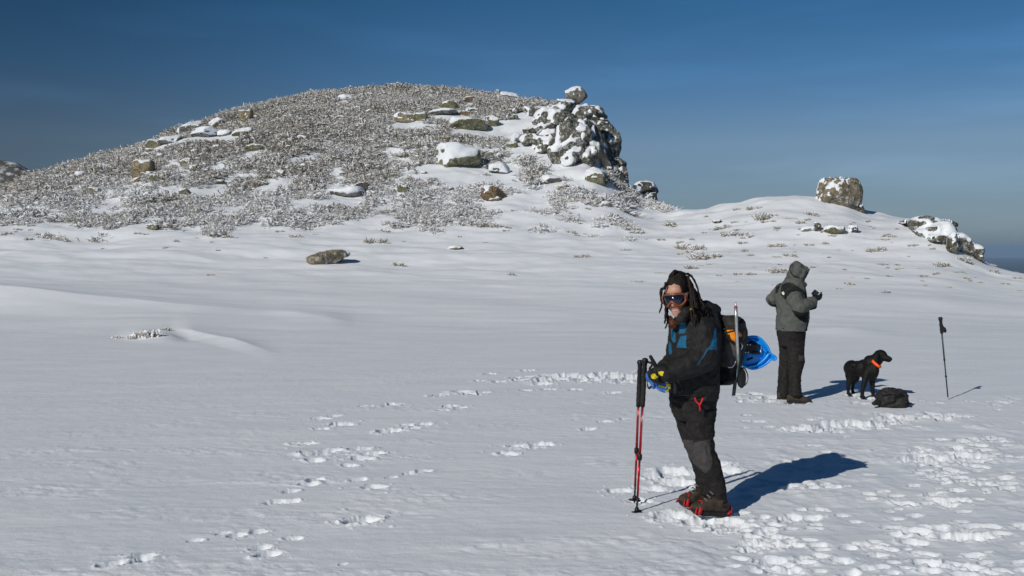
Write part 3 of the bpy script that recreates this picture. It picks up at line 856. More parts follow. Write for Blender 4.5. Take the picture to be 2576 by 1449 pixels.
g = on_ground(1450, 400)
cliff = empty('rock_outcrop', g, 'cliff of stacked snow plastered granite blocks at the right end of the hill', 'cliff')
BLK = []
B4 = [
 (1450, 900, 330, 420, 'grey', .6, dict(depth=.5)), (1220, 760, 330, 200, 'grey', .6, dict(depth=.6)), (1300, 560, 420, 200, 'grey', .8, dict(depth=.7)),  # cx, base cy, w, h, colour, snow, kwargs
 (1330, 400, 260, 110, 'grey', .75, {}), (1060, 430, 190, 95, 'brown', .45, dict(boxy=.8)), (1190, 490, 160, 95, 'tan', .45, dict(boxy=.7, tilt=.2)),
 (1100, 510, 120, 70, 'olive', .55, {}), (840, 460, 130, 45, 'tan', .65, {}), (990, 550, 90, 55, 'olive', .6, {}), (900, 400, 120, 50, 'grey', .85, {}),
 (1150, 620, 300, 110, 'grey', .95, dict(thick=.07)), (1380, 560, 380, 120, 'grey', .85, dict(thick=.05)), (1530, 470, 200, 130, 'grey', .7, {}),
 (1090, 720, 300, 120, 'grey', .95, dict(thick=.07)),
 (1190, 720, 220, 150, 'olive', .75, dict(boxy=.7)), (1430, 690, 270, 150, 'grey', .72, dict(boxy=.6)), (1150, 800, 170, 90, 'olive', .7, {}),
 (1280, 900, 170, 170, 'olive', .5, dict(boxy=.8, depth=.6)), (1390, 850, 180, 170, 'olive', .48, dict(boxy=.8, depth=.6)), (1420, 915, 190, 130, 'olive', .5, dict(boxy=.7)), (1520, 870, 180, 200, 'olive', .55, dict(boxy=.7)),
 (1560, 690, 150, 170, 'grey', .75, {}), (1610, 915, 140, 190, 'dark', .42, dict(boxy=.7)),
 (1560, 600, 110, 90, 'dark', .4, {}),
]
for q, (cx, cy, w, h, col, sn, kw) in enumerate(B4):
    block(cliff, 4, cx, cy, w * 1.12, h * 1.12, col, 900 + q * 3, **{**dict(snow=sn * .92, boxy=.72, cuts=13, thick=.03, patchy=.45, bury=.15), **kw})
rf = random.Random(44)
for q in range(18):
    cx, cy = rf.uniform(1010, 1580), rf.uniform(520, 900)
    if cy > 700 + (cx - 1000) * .42: continue
    block(cliff, 4, cx, cy, rf.uniform(90, 190), rf.uniform(60, 110), rf.choice(['grey', 'olive', 'grey', 'tan']), 1300 + q, snow=rf.uniform(.55, .75), boxy=.7, cuts=13, thick=.03, patchy=.45, bury=.3)
BD = [
 (1660, 900, 300, 480, 'grey', .5, .25, 63), (1800, 900, 260, 330, 'dark', .4, .2, 62.6), (1860, 1090, 240, 260, 'dark', .4, .3, 60), (1640, 520, 190, 120, 'grey', .6, .3, 64.6), (1640, 640, 230, 160, 'grey', .5, .35, 63.6), (1700, 720, 200, 180, 'dark', .45, .4, 63.2), (1730, 860, 190, 190, 'grey', .5, .4, 61.8), (1760, 960, 200, 170, 'dark', .45, .4, 60.4), (1830, 1110, 200, 160, 'grey', .5, .4, 59.6),  # the sheer right side: cx, base cy, w, h, colour, snow, tilt, distance
 (1590, 450, 340, 150, 'dark', .55, .1, 65), (1720, 560, 200, 120, 'dark', .6, .1, 64), (1745, 480, 130, 90, 'dark', .5, .3, 65.5),
 (1770, 720, 260, 260, 'dark', .32, .5, 63), (1850, 910, 165, 330, 'dark', .10, .18, 62.5), (1670, 810, 190, 240, 'grey', .55, .35, 63), (1800, 880, 140, 160, 'dark', .3, .2, 61.5),
 (1760, 830, 90, 80, 'dark', .6, .1, 61), (1640, 830, 90, 130, 'grey', .6, 0, 61), (1690, 960, 170, 170, 'grey', .5, .3, 60.5), (1845, 930, 130, 110, 'dark', .5, .1, 60), (1800, 1050, 210, 180, 'grey', .55, .4, 59.5),
 (1940, 1100, 125, 190, 'dark', .3, .25, 59), (1925, 1100, 70, 90, 'olive', .45, 0, 58.4), (1870, 1090, 120, 120, 'dark', .45, .2, 58.8), (1850, 990, 120, 110, 'dark', .45, .3, 59.4),
]
for q, (cx, cy, w, h, col, sn, tl, dd) in enumerate(BD):
    block(cliff, 4, cx, cy, w, h, col, 1500 + q * 11, snow=sn, tilt=tl, dist=dd, boxy=.7, depth=1.0, bury=.12, thick=.03, patchy=.45, cuts=13)
fused(cliff, 'rock_face', M_ROCK['cliff'], .10, .43, .55, 5, thick=.02, patchy=1.0, lean=(-.8, -.45, .65))
BLK = None
g = on_ground(1620, 515)
stack = empty('rock_stack', g, 'small stack of dark snow topped blocks at the saddle right of the hill', 'rock stack')
for q, (cx, cy, w, h, col, sn) in enumerate([(2180, 1210, 250, 150, 'dark', .55), (1960, 1190, 210, 90, 'olive', .85), (2240, 1290, 100, 110, 'dark', .4), (2130, 1290, 230, 100, 'grey', .7), (2210, 1335, 130, 70, 'dark', .5), (2080, 1180, 90, 70, 'grey', .9)]):
    block(stack, 4, cx, cy, w, h, col, 2100 + q * 5, snow=sn, boxy=.75, thick=.035, patchy=.35, dist=56 - q * .25, bury=.1, yaw=.3)

g = on_ground(2390, 600)
ro = empty('rock_outcrop', g, 'low crag of snowed up olive rocks at the right end of the ridge', 'crag')
CROPS['r'] = (1643.6, 402.5, .36200)
BLK = []
for q, (cx, cy, w, h, col, sn, kw) in enumerate([(2010, 560, 300, 130, 'grey', 1, {}), (2130, 640, 200, 160, 'grey', 1, dict(tilt=.3)), (1900, 500, 260, 110, 'grey', 1, {}), (2230, 690, 150, 120, 'grey', 1, dict(tilt=.5)), (1830, 475, 230, 70, 'grey', 1, {}), (1930, 480, 200, 70, 'olive', .5, {}), (2060, 505, 120, 70, 'olive', .35, {}), (1870, 470, 110, 40, 'olive', .6, {}), (2100, 655, 110, 150, 'olive', .45, dict(boxy=.7)), (1990, 590, 150, 90, 'grey', .75, {}),
        (2160, 640, 110, 130, 'grey', .7, dict(tilt=.4)), (2220, 665, 90, 100, 'grey', .6, dict(tilt=.6)), (1990, 440, 300, 60, 'grey', 1.0, {}), (2060, 600, 200, 120, 'grey', .9, {}), (2280, 715, 70, 50, 'grey', .6, dict(tilt=.4)), (1850, 500, 120, 50, 'grey', .8, {})]):
    block(ro, 'r', cx, cy, w, h, col, 2500 + q * 9, snow=sn, **{**dict(thick=.035, patchy=.45, cuts=12), **kw})

fused(ro, 'rock_face', M_ROCK['cliff'], .07, .50, .4, 15, thick=.02, patchy=1.0)
BLK = None
# ------------------------------------------------------------------ frosted heather
def tuft(seed, n=34, R0=.14, ln=(.16, .42), wd=(.022, .05), spread=1.15, clumps=0):
    r = np.random.default_rng(seed)
    a = r.uniform(0, 2 * np.pi, n); el = np.arccos(1 - r.uniform(0, 1, n) * (1 - np.cos(spread)))
    D = np.stack([np.sin(el) * np.cos(a), np.sin(el) * np.sin(a), np.cos(el)], 1)
    base = np.stack([R0 * r.normal(size=n) * .6, R0 * r.normal(size=n) * .6, np.full(n, -.05)], 1)
    L = r.uniform(*ln, n)[:, None]; w = r.uniform(*wd, n)[:, None]
    S = np.cross(D, r.normal(size=(n, 3))); S /= np.linalg.norm(S, axis=1, keepdims=True)
    bend = r.normal(size=(n, 3)) * .05
    mid = base + D * L * .55 + bend
    tip = base + D * L + np.array([0, 0, -.04])
    V = np.stack([base - S * w * .4, base + S * w * .4, mid + S * w, tip + S * w * .45, tip - S * w * .45, mid - S * w], 1)
    Fq = np.array([[0, 1, 2, 5], [5, 2, 3, 4]])
    Fa = (np.arange(n)[:, None, None] * 6 + Fq[None]).reshape(-1, 4)
    fr = np.tile(np.array([.1, .1, .42, .8, .8, .42]), n) + np.repeat(r.uniform(-.22, .22, n), 6)
    Vf = V.reshape(-1, 3)
    if clumps:   # pads of snow caught in the twigs
        iv, ifc = ico(1)
        quads = []
        for k in range(clumps):
            q = int(r.integers(n)); c = V[q, 3] * r.uniform(.6, 1); s = r.uniform(.025, .06)
            pv = iv * np.array([s * 1.3, s * 1.3, s * .8]) * (1 + .25 * r.normal(size=(len(iv), 1))) + c
            tri = np.concatenate([ifc, ifc[:, 2:3]], 1) + len(Vf)
            Vf = np.concatenate([Vf, pv]); Fa = np.concatenate([Fa, tri]); fr = np.concatenate([fr, np.full(len(iv), 1.0)])
    return Vf, Fa, fr

def scatter(name, pts, sizes, frost, temps, seed):
    r = np.random.default_rng(seed)
    Vs, Fs, As = [], [], []; off = 0
    which = r.integers(len(temps), size=len(pts)); yaw = r.uniform(0, 6.283, len(pts))
    for k, (tv, tf, ta) in enumerate(temps):
        idx = np.where(which == k)[0]
        if not len(idx): continue
        c, s = np.cos(yaw[idx]), np.sin(yaw[idx])
        X = tv[None, :, 0] * c[:, None] - tv[None, :, 1] * s[:, None]; Y = tv[None, :, 0] * s[:, None] + tv[None, :, 1] * c[:, None]
        P3 = np.stack([X, Y, np.broadcast_to(tv[None, :, 2], X.shape)], -1) * sizes[idx][:, None, None] + pts[idx][:, None, :]
        Vs.append(P3.reshape(-1, 3)); As.append((ta[None, :] + frost[idx][:, None]).ravel())
        Fs.append((np.arange(len(idx))[:, None, None] * len(tv) + tf[None]).reshape(-1, 4) + off); off += P3.shape[0] * P3.shape[1]
    V = np.concatenate(Vs); Fq = np.concatenate(Fs); A = np.clip(np.concatenate(As), 0, 1)
    return link(name, mesh_np(name, V, Fq, False, attr={'frost': A}), M_FROST)

T_HEATH = []
for k in range(9):
    tv, tf, ta = tuft(300 + k, 40, .20, (.12, .36), (.011, .024), 1.45, (2, 4, 9)[k % 3])
    tv = tv * np.array([1.15, 1.15, .72 + .12 * (k % 3)]); T_HEATH.append((tv, tf, ta))
r = np.random.default_rng(77)
n = 60000
px = r.uniform(-160, 1680, n); dq = np.sqrt(r.uniform(40 ** 2, 77 ** 2, n))
Dc = np.interp(px, TAB[:, 0], TAB[:, 2]); ok = dq < Dc + 1.2
px, dq = px[ok], dq[ok]
x = (px - 1288) / F * dq; y = dq; z = terr(x, y)
row = HOR - F * (z - CAM_H) / dq
edge = np.interp(px, [-160, 150, 400, 640, 760, 900, 1100, 1300, 1500, 1660], [525, 530, 520, 520, 505, 500, 500, 505, 510, 530])
crest = np.interp(px, TAB[:, 0], TAB[:, 1])
hgt = np.clip((edge - row) / np.maximum(edge - crest, 60), -1, 1)        # 0 at the foot, 1 at the crest
patch = .5 + .34 * fbm2(x * .25, y * .18, 3, 71) + .62 * fbm2(x * .9, y * .7, 3, 72)
cover = np.interp(hgt, [-.5, -.25, 0, .12, .35, .6, 1], [.06, .22, .40, .49, .55, .64, .84])
cover = np.where((px > 1200) & (row > 300) & (row < 400), cover * .75, cover)
bare = ((px > 1330) & (row > 265) & (row < 410) & (px < 1480)) | ((px > 1470) & (row < 430)) | ((px > 1560) & (row < 475)) | ((px > 1200) & (px < 1340) & (row > 300) & (row < 345))
acc = (patch + r.uniform(-.26, .26, len(px)) < cover) & ~bare & (r.uniform(size=len(px)) < .5 + .5 * (60 / dq) ** 0)
for (rx, ry, rw, rb) in ROCKBOX:
    acc &= ~((np.abs(x - rx) < rw * .56) & (y > ry - 1.7) & (y < ry + rb))
x, y, z, hgt, px, row = x[acc], y[acc], z[acc], hgt[acc], px[acc], row[acc]
fbias = np.interp(hgt, [-.1, .15, .5, 1], [.26, .20, .06, -.03]) + .22 * fbm2(x * .3, y * .3, 2, 73) + r.normal(size=len(x)) * .08 + np.where(px > 1000, .06, 0)
sz = r.uniform(.7, 1.5, len(x)) * np.interp(hgt, [-.1, .4, 1], [.95, 1.1, 1.0])
sz = sz * (.55 + .75 * vnoise2(x * 1.1, y * 1.1, 75))
heath = scatter('heather', np.stack([x, y, z], 1), sz, fbias, T_HEATH, 5)
print('heather tufts', len(x))
tag(heath, 'grey brown frosted heather covering the hillside between the boulders', 'heather', kind='stuff')

# shrubs one can tell apart on the open snow
SHRUB_ME = []
for k in range(7):
    parts_ = [tuft(500 + k * 20 + q, 50, .15, (.12, .42), (.014, .030), 1.3, 12) for q in range(5)]
    rr2 = np.random.default_rng(600 + k); Vs, Fs, As = [], [], []; off = 0
    for q, (tv, tf, ta) in enumerate(parts_):
        o = np.array([(q - 2) * .2 + rr2.normal() * .07, rr2.normal() * .16, rr2.uniform(-.12, .02)])
        Vs.append(tv * rr2.uniform(.55, 1.2) + o); Fs.append(tf + off); As.append(ta - .14); off += len(tv)
    SHRUB_ME.append(mesh_np('frosted_shrub', np.concatenate(Vs), np.concatenate(Fs), False, attr={'frost': np.clip(np.concatenate(As), 0, 1)}))
    SHRUB_ME[-1].materials.append(M_FROST)
tvs = [tuft(800 + q, 60, .16, (.12, .32), (.012, .026), 1.2, 26) for q in range(5)]
Vs, Fs, As = [], [], []; off = 0
for q, (tv, tf, ta) in enumerate(tvs):
    Vs.append(tv * (.7 + .15 * (q % 3)) + np.array([(q - 2) * .2, .06 * (-1) ** q, -.05 + .02 * q])); Fs.append(tf + off); As.append(np.where(ta > .95, ta, ta - .15)); off += len(tv)
SHRUB_ME.append(mesh_np('snow_crusted_shrub', np.concatenate(Vs), np.concatenate(Fs), False, attr={'frost': np.clip(np.concatenate(As), 0, 1)})); SHRUB_ME[-1].materials.append(M_FROST)
NEAR = []
def shrub(px, py, w, label, group, h=1.0, k=None):
    gp = on_ground(px, py)
    s = w * gp.y / F / 1.15
    o = bpy.data.objects.new('frosted_shrub', SHRUB_ME[7 if (k is not None and k < 3) else (len(NEAR) if k is None else k) % 7]); NEAR.append(o)
    COL.objects.link(o); o.location = gp
    hs = min(s * 1.1, .6 + .3 * s)
    o.scale = (s, max(s * .6, .4 * s), hs * h)
    o.rotation_euler = (0, 0, random.uniform(-.4, .4))
    return tag(o, label, 'shrub', group)

GL, GM, GR = 'frosted shrubs on the snow below the hill', 'frosted shrubs on the middle snow slope', 'frosted shrubs on the right slope'
SH = [
 (362, 850, 84, 'snow crusted heather clump on a drift, nearest shrub on the left snowfield', GL), (292, 852, 34, 'tiny snow crusted sprig left of the nearest drift clump', GL), (412, 832, 36, 'low white sprig at the right tip of the nearest drift clump', GL),
 (137, 603, 76, 'wide brown frosted shrub alone on the far left snow', GL), (555, 594, 86, 'long frosted shrub line on snow right of the small green rock', GL), (515, 552, 36, 'small round frosted bush above the long shrub line', GL), (735, 596, 46, 'flat frosted shrub above the lone lichen boulder', GL),
 (945, 611, 52, 'frosted shrub on snow right of the lone lichen boulder', GM), (1000, 668, 40, 'dark spiky tuft leaning by a snow clod in the middle snowfield', GM), (1230, 571, 66, 'broad frosted bush below the rusty brown boulder', GM), (1436, 560, 44, 'frosted shrub on the snow under the hill foot', GM),
 (1288, 693, 34, 'flat snow crusted tuft in the middle of the snowfield', GM), (1460, 648, 44, 'low wind bent shrub left of the dreadlocked hiker', GM), (1575, 630, 30, 'small frosted tuft above the dreadlocked hiker', GM), (530, 693, 20, 'tiny twig poking from the left snowfield', GL),
 (20, 545, 50, 'dark frosted bush at the left picture edge below the hill', GL), (122, 552, 26, 'dark round bush on the left snow edge', GL), (215, 548, 36, 'small shrub right of the dark round bush', GL), (10, 592, 24, 'frosted sprig at the extreme left on the snow', GL), (300, 556, 44, 'low shrub line on the snow below the left heather', GL),
 (1857, 527, 26, 'small bush on the left shoulder of the right ridge', GR), (1897, 527, 34, 'round bush on the ridge left of the massive boulder', GR), (1929, 548, 66, 'wide brown shrub below the ridge top', GR), (2042, 542, 40, 'frosted shrub under the massive ridge boulder', GR), (1987, 552, 40, 'low shrub left of the one under the massive boulder', GR),
 (1690, 567, 50, 'sparse shrub on the saddle below the rock stack', GR), (1817, 576, 46, 'upper part of the large double shrub on the right slope', GR), (1861, 592, 92, 'largest frosted shrub on the right slope', GR), (1734, 628, 64, 'sparse shrub above the dreadlocked hiker on the right slope', GR), (1777, 650, 82, 'wide spiky frosted shrub right above the dreadlocked hiker', GR),
 (1741, 676, 40, 'frosted tuft just above the hiker hair', GR), (1790, 667, 30, 'small tuft right of the hiker hair', GR), (1875, 632, 28, 'little sprig in the middle of the right slope', GR), (1951, 621, 44, 'compact brown shrub above the hooded hiker', GR), (1949, 647, 26, 'small shrub below the compact brown one', GR), (1986, 646, 30, 'white sprig just above the hooded hiker', GR),
 (1955, 684, 50, 'frosted shrub left of the hooded hiker head', GR), (1893, 691, 28, 'tuft between the two hikers on the slope', GR), (1661, 688, 30, 'frosted tuft left of the hiker hair', GR), (2078, 614, 26, 'tiny shrub below the olive pillow stone', GR), (2201, 632, 56, 'dark frosted shrub in the middle of the right slope', GR), (2223, 604, 32, 'small shrub above the dark one on the right slope', GR),
 (2291, 620, 16, 'single sprig left of the low crag', GR), (2367, 669, 46, 'brown shrub below the low crag', GR), (2424, 658, 46, 'brown shrub under the end of the low crag', GR), (2378, 683, 22, 'little shrub below the two crag shrubs', GR), (2420, 686, 22, 'small round shrub at the lower right slope', GR), (2353, 690, 26, 'flat shrub left on the lower right slope', GR),
 (2264, 676, 24, 'wispy sprig on the right slope', GR), (2496, 684, 28, 'shrub near the right skyline edge', GR), (2228, 737, 30, 'lone brown twig on snow right of the hooded hiker', GR), (2431, 702, 26, 'low twig on the lower right slope', GR), (2512, 713, 12, 'tiny clod of twig near the right edge', GR), (2125, 680, 18, 'fine sprig right of the hood', GR), (2563, 732, 14, 'last twig at the right picture edge', GR), (1603, 710, 30, 'dark pair of tufts left of the hiker goggles', GR)]
for i, (px, py, w, lab, grp) in enumerate(SH):
    shrub(px, py, w, lab, grp, k=i, h=1.5 if i < 3 else 1.0)
rs = random.Random(31)
for i in range(46):        # small stones showing among the heather
    px = rs.uniform(60, 1560); cr = float(np.interp(px, TAB[:, 0], TAB[:, 1])); py = rs.uniform(cr + 14, 520)
    if px > 1300 and py < 420: continue
    s = rs.uniform(9, 22)
    add_rock(None, 'stone', px, py, s * rs.uniform(1, 1.8), s * .62, rs.choice(['olive', 'tan', 'grey', 'umber']), 4000 + i, snow=rs.choice([.3, .5, .75, .9]), label='little snow dusted stone lying among the heather of the hillside', cat='stone', sub=3, group='little stones among the heather')
rs = random.Random(21)
for i in range(120):
    px = rs.uniform(0, 2100); py = rs.triangular(520, 660, 545)
    if px > 1640 and py < 545: continue
    side = 'left' if px < 800 else 'middle' if px < 1640 else 'right'
    shrub(px, py, rs.uniform(9, 26), 'tiny frosted heather sprig poking through the snow at the foot of the slopes', 'tiny heather sprigs at the foot of the slopes', h=1.1)

for i in range(80):
    px = rs.uniform(1660, 2560); py = rs.uniform(max(540, 545 + (px - 2150) * .28), 735)
    shrub(px, py, rs.uniform(8, 24), 'tiny frosted sprig dotted over the snow of the right slope', 'tiny sprigs on the right slope', h=1.15)
# distant snowy hill behind the left edge
ys = np.linspace(230, 330, 70); us = np.linspace(-900, 150, 160)
U, D = np.meshgrid(us, ys)
top = np.interp(us, [-900, -300, -60, 0, 45, 70, 95, 150], [380, 384, 398, 403, 410, 424, 437, 470])
Zc = CAM_H - (top - HOR) / F * 262
prof = np.exp(-((ys - 262) / 26.0) ** 2)
X = (U - 1288) / F * D
Z = -8 + (Zc[None] + 8) * prof[:, None] + .9 * fbm2(X * .12, D * .12, 4, 81) * prof[:, None]
V = np.stack([X, D, Z], -1).reshape(-1, 3); nj = len(us)
i, j = np.meshgrid(np.arange(len(ys) - 1), np.arange(nj - 1), indexing='ij')
Fq = np.stack([i * nj + j, i * nj + j + 1, (i + 1) * nj + j + 1, (i + 1) * nj + j], -1).reshape(-1, 4)
mf, t, b = newmat('snow and rock of a far hill with painted shade')
tc = N(t, 'ShaderNodeTexCoord'); nz = N(t, 'ShaderNodeTexNoise'); nz.inputs['Scale'].default_value = .35; nz.inputs['Detail'].default_value = 7; nz.inputs['Roughness'].default_value = .7
t.links.new(tc.outputs['Object'], nz.inputs['Vector'])
rp = ramp(t, [(.50, (.08, .08, .075)), (.64, (.66, .69, .73))])  # dark rock tone spread over the snow to stand in for the hill's shade
t.links.new(nz.outputs[0], rp.inputs[0]); t.links.new(rp.outputs[0], b.inputs['Base Color']); b.inputs['Roughness'].default_value = .9
tag(link('far_hill', mesh_np('far_hill', V, Fq), mf), kind='structure')
# cloth, gear and skin
M_BLACK = pmat('black shell fabric', (.010, .010, .011), (.020, .019, .019), 26, .75, .35, 130, spec=.25, dist=.004)
M_CHAR = pmat('charcoal stretch fabric', (.013, .012, .012), (.024, .022, .021), 30, .85, .35, 160, spec=.2, dist=.003)
M_KNEE = pmat('grey reinforced fabric', (.045, .041, .042), (.065, .06, .06), 30, .85, .3, 160, spec=.2, dist=.003)
M_TEAL = pmat('petrol blue fabric', (.006, .085, .17), (.010, .12, .23), 24, .75, .3, 130, spec=.25, dist=.003)
M_SKIN = pmat('skin', (.44, .24, .168), (.53, .305, .22), 14, .5, .12, 120, spec=.35, dist=.002)
M_LIP = pmat('lips', (.46, .17, .14), (.54, .21, .18), 20, .45, .05, 60)
M_TEETH = pmat('teeth', (.6, .57, .5), (.66, .62, .56), 20, .35, 0)
M_HAIR = pmat('dark brown dreadlocks', (.006, .0045, .004), (.022, .013, .009), 60, .7, .9, 140, spec=.3, dist=.006)
M_HAIR2 = pmat('sun bleached brown dreadlocks', (.012, .007, .005), (.045, .024, .015), 70, .7, .9, 140, spec=.3, dist=.006)
M_ORANGE = pmat('burnt orange goggle frame', (.20, .045, .012), (.28, .07, .02), 12, .28, 0, spec=.5)
M_LENS = pmat('dark blue lens', (.004, .007, .018), (.006, .010, .026), 4, .06, 0, spec=.7)
M_GREYP = pmat('clear grey plastic', (.16, .16, .17), (.22, .22, .23), 12, .3, 0)
M_YEL = pmat('yellow rubber', (.62, .50, .012), (.70, .58, .02), 20, .5, .1, 80, dist=.002)
M_GBLUE = pmat('blue glove fabric', (.03, .12, .40), (.05, .17, .50), 30, .7, .3, 120, dist=.003)
M_RED = pmat('red webbing', (.42, .012, .016), (.52, .02, .024), 30, .5, .2, 120, dist=.002)
M_REDPOLE = pmat('red anodised aluminium', (.36, .012, .02), (.45, .02, .03), 20, .28, .05, 80, metal=.55, dist=.001)
M_ALU = pmat('bare aluminium', (.55, .55, .55), (.66, .66, .65), 30, .35, .1, 120, metal=.8, dist=.001)
M_GRIP = pmat('black foam grip', (.014, .014, .014), (.024, .024, .024), 40, .8, .4, 160, dist=.003)
M_PLASTIC = pmat('black plastic', (.010, .010, .011), (.016, .016, .017), 30, .4, .05, 60, dist=.001)
M_BOOT = pmat('brown suede boot', (.032, .025, .018), (.066, .050, .036), 26, .85, .5, 90, dist=.004)
M_SOLE = pmat('black rubber sole', (.012, .012, .012), (.022, .022, .022), 30, .8, .4, 70, dist=.004)
M_BGREY = pmat('grey boot mesh', (.12, .115, .12), (.18, .175, .18), 40, .8, .4, 120, dist=.003)
M_PACKG = pmat('brownish grey pack cloth', (.070, .062, .062), (.095, .084, .084), 20, .8, .4, 120, dist=.004)
M_PORANGE = pmat('orange pack cloth', (.75, .22, .008), (.85, .28, .012), 16, .7, .2, 120, dist=.003)
M_SBLUE = pmat('bright blue moulded plastic', (.004, .28, .90), (.006, .33, .95), 6, .35, .05, 30, spec=.5, dist=.002)
M_STEEL = pmat('steel', (.5, .5, .5), (.6, .6, .6), 30, .28, .05, 80, metal=.9, dist=.001)
M_TEALG = pmat('dark green grey steel', (.035, .055, .060), (.055, .08, .085), 16, .45, .1, 80, metal=.3, dist=.001)
M_SCARF = pmat('orange patterned scarf', (.010, .006, .005), (.20, .05, .014), 34, .85, .3, 100, dist=.004)
M_OLIVE = pmat('olive grey shell fabric', (.074, .080, .072), (.107, .115, .104), 20, .85, .45, 110, spec=.2, dist=.005)
M_WHITE = pmat('white print', (.7, .7, .7), (.75, .75, .75), 20, .6, 0)
M_DOG = pmat('short black coat', (.004, .004, .004), (.010, .0095, .009), 50, .6, .6, 150, spec=.22, dist=.006)
M_COLLAR = pmat('signal orange band', (.95, .10, .02), (1.0, .14, .03), 12, .5, 0)
M_PACKB = pmat('black pack cloth', (.010, .010, .010), (.030, .029, .028), 12, .7, .7, 40, spec=.35, dist=.01)
# ------------------------------------------------------------------ the hiker with dreadlocks
def A(p): return np.array(p, float)
UP = np.array([0, 0, 1.0])
WF = A((-.90, -.436, 0)); WF /= np.linalg.norm(WF)        # where her chest points
WL = A((-WF[1], WF[0], 0))                                 # her left
woman = empty('person', (1.40, 6.98, 0), 'person with dreadlocks and orange goggles in black and blue jacket beside two poles', 'person')

def ring(crop, cl, cr, cy, Y, b, f=WF, l=WL):
    """torso or leg section seen from cl to cr in a crop row, b = half depth along l"""
    p0, p1 = A(P(crop, cl, cy, Y)), A(P(crop, cr, cy, Y))
    c = (p0 + p1) / 2; half = (p1[0] - p0[0]) / 2
    a2 = (half ** 2 - (b * l[0]) ** 2) / f[0] ** 2
    a = math.sqrt(max(a2, .05 ** 2))
    return (c, f * a, l * b, 2.3)

shL, elL, wrL = A(P(1, 838, 645, 6.86)), A(P(1, 850, 935, 6.80)), A(P(1, 540, 1072, 6.72))
shR, elR, wrR = A(P(1, 660, 650, 7.17)), A(P(1, 640, 930, 7.20)), A(P(1, 500, 1010, 6.98))
jk = Blob()
jk.loft([ring(1, 548, 972, 1297, 7.0, .19), ring(1, 540, 980, 1200, 7.0, .195), ring(1, 532, 985, 1050, 7.0, .195), ring(1, 515, 990, 900, 7.0, .19),
         ring(1, 522, 1000, 780, 7.0, .19), ring(1, 535, 1003, 680, 7.0, .19), ring(1, 555, 1000, 600, 7.01, .18), ring(1, 600, 985, 540, 7.02, .15), ring(1, 640, 950, 480, 7.03, .11), ring(1, 665, 900, 430, 7.03, .08)], 28)
jk.chain([shL, elL * .5 + shL * .5 + A((.012, 0, 0)), elL, elL * .5 + wrL * .5, wrL], [.094, .098, .096, .086, .060])
jk.chain([shR, elR, wrR], [.085, .085, .062])
jk.ell(A(P(1, 800, 610, 6.92)), .10, .10, .085)
# cuffs
jk.chain([wrL, A(P(1, 505, 1088, 6.71))], [.060, .056])
# stand-up collar and the hood hanging behind
jk.chain([A(P(1, 650, 555, 6.86)), A(P(1, 690, 500, 6.84)), A(P(1, 760, 478, 6.88)), A(P(1, 840, 460, 6.96))], [.036, .040, .044, .05])
jk.chain([A(P(1, 590, 600, 6.93)), A(P(1, 640, 575, 6.86))], [.03, .04])
jk.chain([A(P(1, 880, 450, 7.04)), A(P(1, 945, 490, 7.07)), A(P(1, 980, 550, 7.08))], [.058, .058, .042])
V, Fq = jk.fuse(.0055, 8)
V = creases(V, Fq, .010, 7.5, 3)
V = creases(V, Fq, .004, 20, 8, sharp=False)
mi = panels(V, Fq, 1, [(1, [(640, 598), (690, 600), (686, 640), (678, 690), (620, 697), (622, 645)]), (1, [(632, 722), (690, 712), (690, 830), (596, 825)]),
                       (1, [(545, 640), (572, 648), (586, 705), (588, 770), (566, 782), (548, 740)]), (1, [(524, 770), (545, 790), (556, 885), (530, 895), (522, 840)]),
                       (1, [(962, 640), (978, 650), (978, 850), (890, 845), (925, 790), (945, 720)]), (1, [(893, 825), (905, 835), (848, 920), (800, 990), (782, 1002), (830, 935)])])
c = V[Fq].mean(1)
mi[(c[:, 1] > 6.98) & (mi == 1) & (c[:, 0] < 1.2)] = 1
jacket = part('jacket', V, Fq, [M_BLACK, M_TEAL], woman, matidx=mi)
part('collar_badge', *prism([P(1, 722, 470, 6.795), P(1, 728, 460, 6.793), P(1, 752, 450, 6.797), P(1, 758, 456, 6.80), P(1, 735, 473, 6.797)], (0, -1, .1), .006), M_YEL, jacket, smooth=False)
# hem, pocket zip and arm seam as fine piping
part('hem_seam', *tube(spline([P(1, 548, 1268, 6.83), P(1, 640, 1280, 6.79), P(1, 780, 1282, 6.79), P(1, 900, 1278, 6.83), P(1, 965, 1270, 6.9)], 20), .003, 6), M_CHAR, jacket)

# trousers
tr = Blob()
LF = A((-.94, -.34, 0)); LL = A((.34, -.94, 0))
tr.loft([ring(1, 546, 970, 1262, 7.0, .17), ring(2, 518, 934, 225, 7.0, .17), ring(2, 522, 925, 300, 7.0, .165), ring(2, 548, 918, 370, 7.0, .15), ring(2, 575, 912, 420, 7.0, .12)], 24)
def leg(rows, f=LF, l=LL):
    return [ring(2, a, b_, cy, Y, hb, f, l) for (a, b_, cy, Y, hb) in rows]
tr.loft(leg([(640, 926, 330, 6.93, .10), (660, 918, 440, 6.92, .095), (680, 912, 540, 6.91, .088), (700, 908, 610, 6.90, .082), (718, 922, 690, 6.89, .078), (735, 958, 770, 6.88, .076), (760, 985, 860, 6.88, .076),
             (800, 1000, 940, 6.88, .078), (838, 1014, 1030, 6.88, .08), (850, 1020, 1100, 6.88, .082), (862, 1022, 1195, 6.88, .082)]), 20)
tr.loft(leg([(520, 800, 300, 7.07, .10), (555, 800, 400, 7.07, .095), (590, 800, 500, 7.07, .09), (622, 800, 590, 7.07, .085), (645, 810, 670, 7.06, .08), (685, 840, 750, 7.06, .078), (715, 865, 830, 7.06, .078),
             (742, 880, 910, 7.06, .078), (758, 890, 990, 7.06, .08), (752, 895, 1050, 7.06, .082), (748, 890, 1085, 7.06, .08)]), 20)
V, Fq = tr.fuse(.0055, 7)
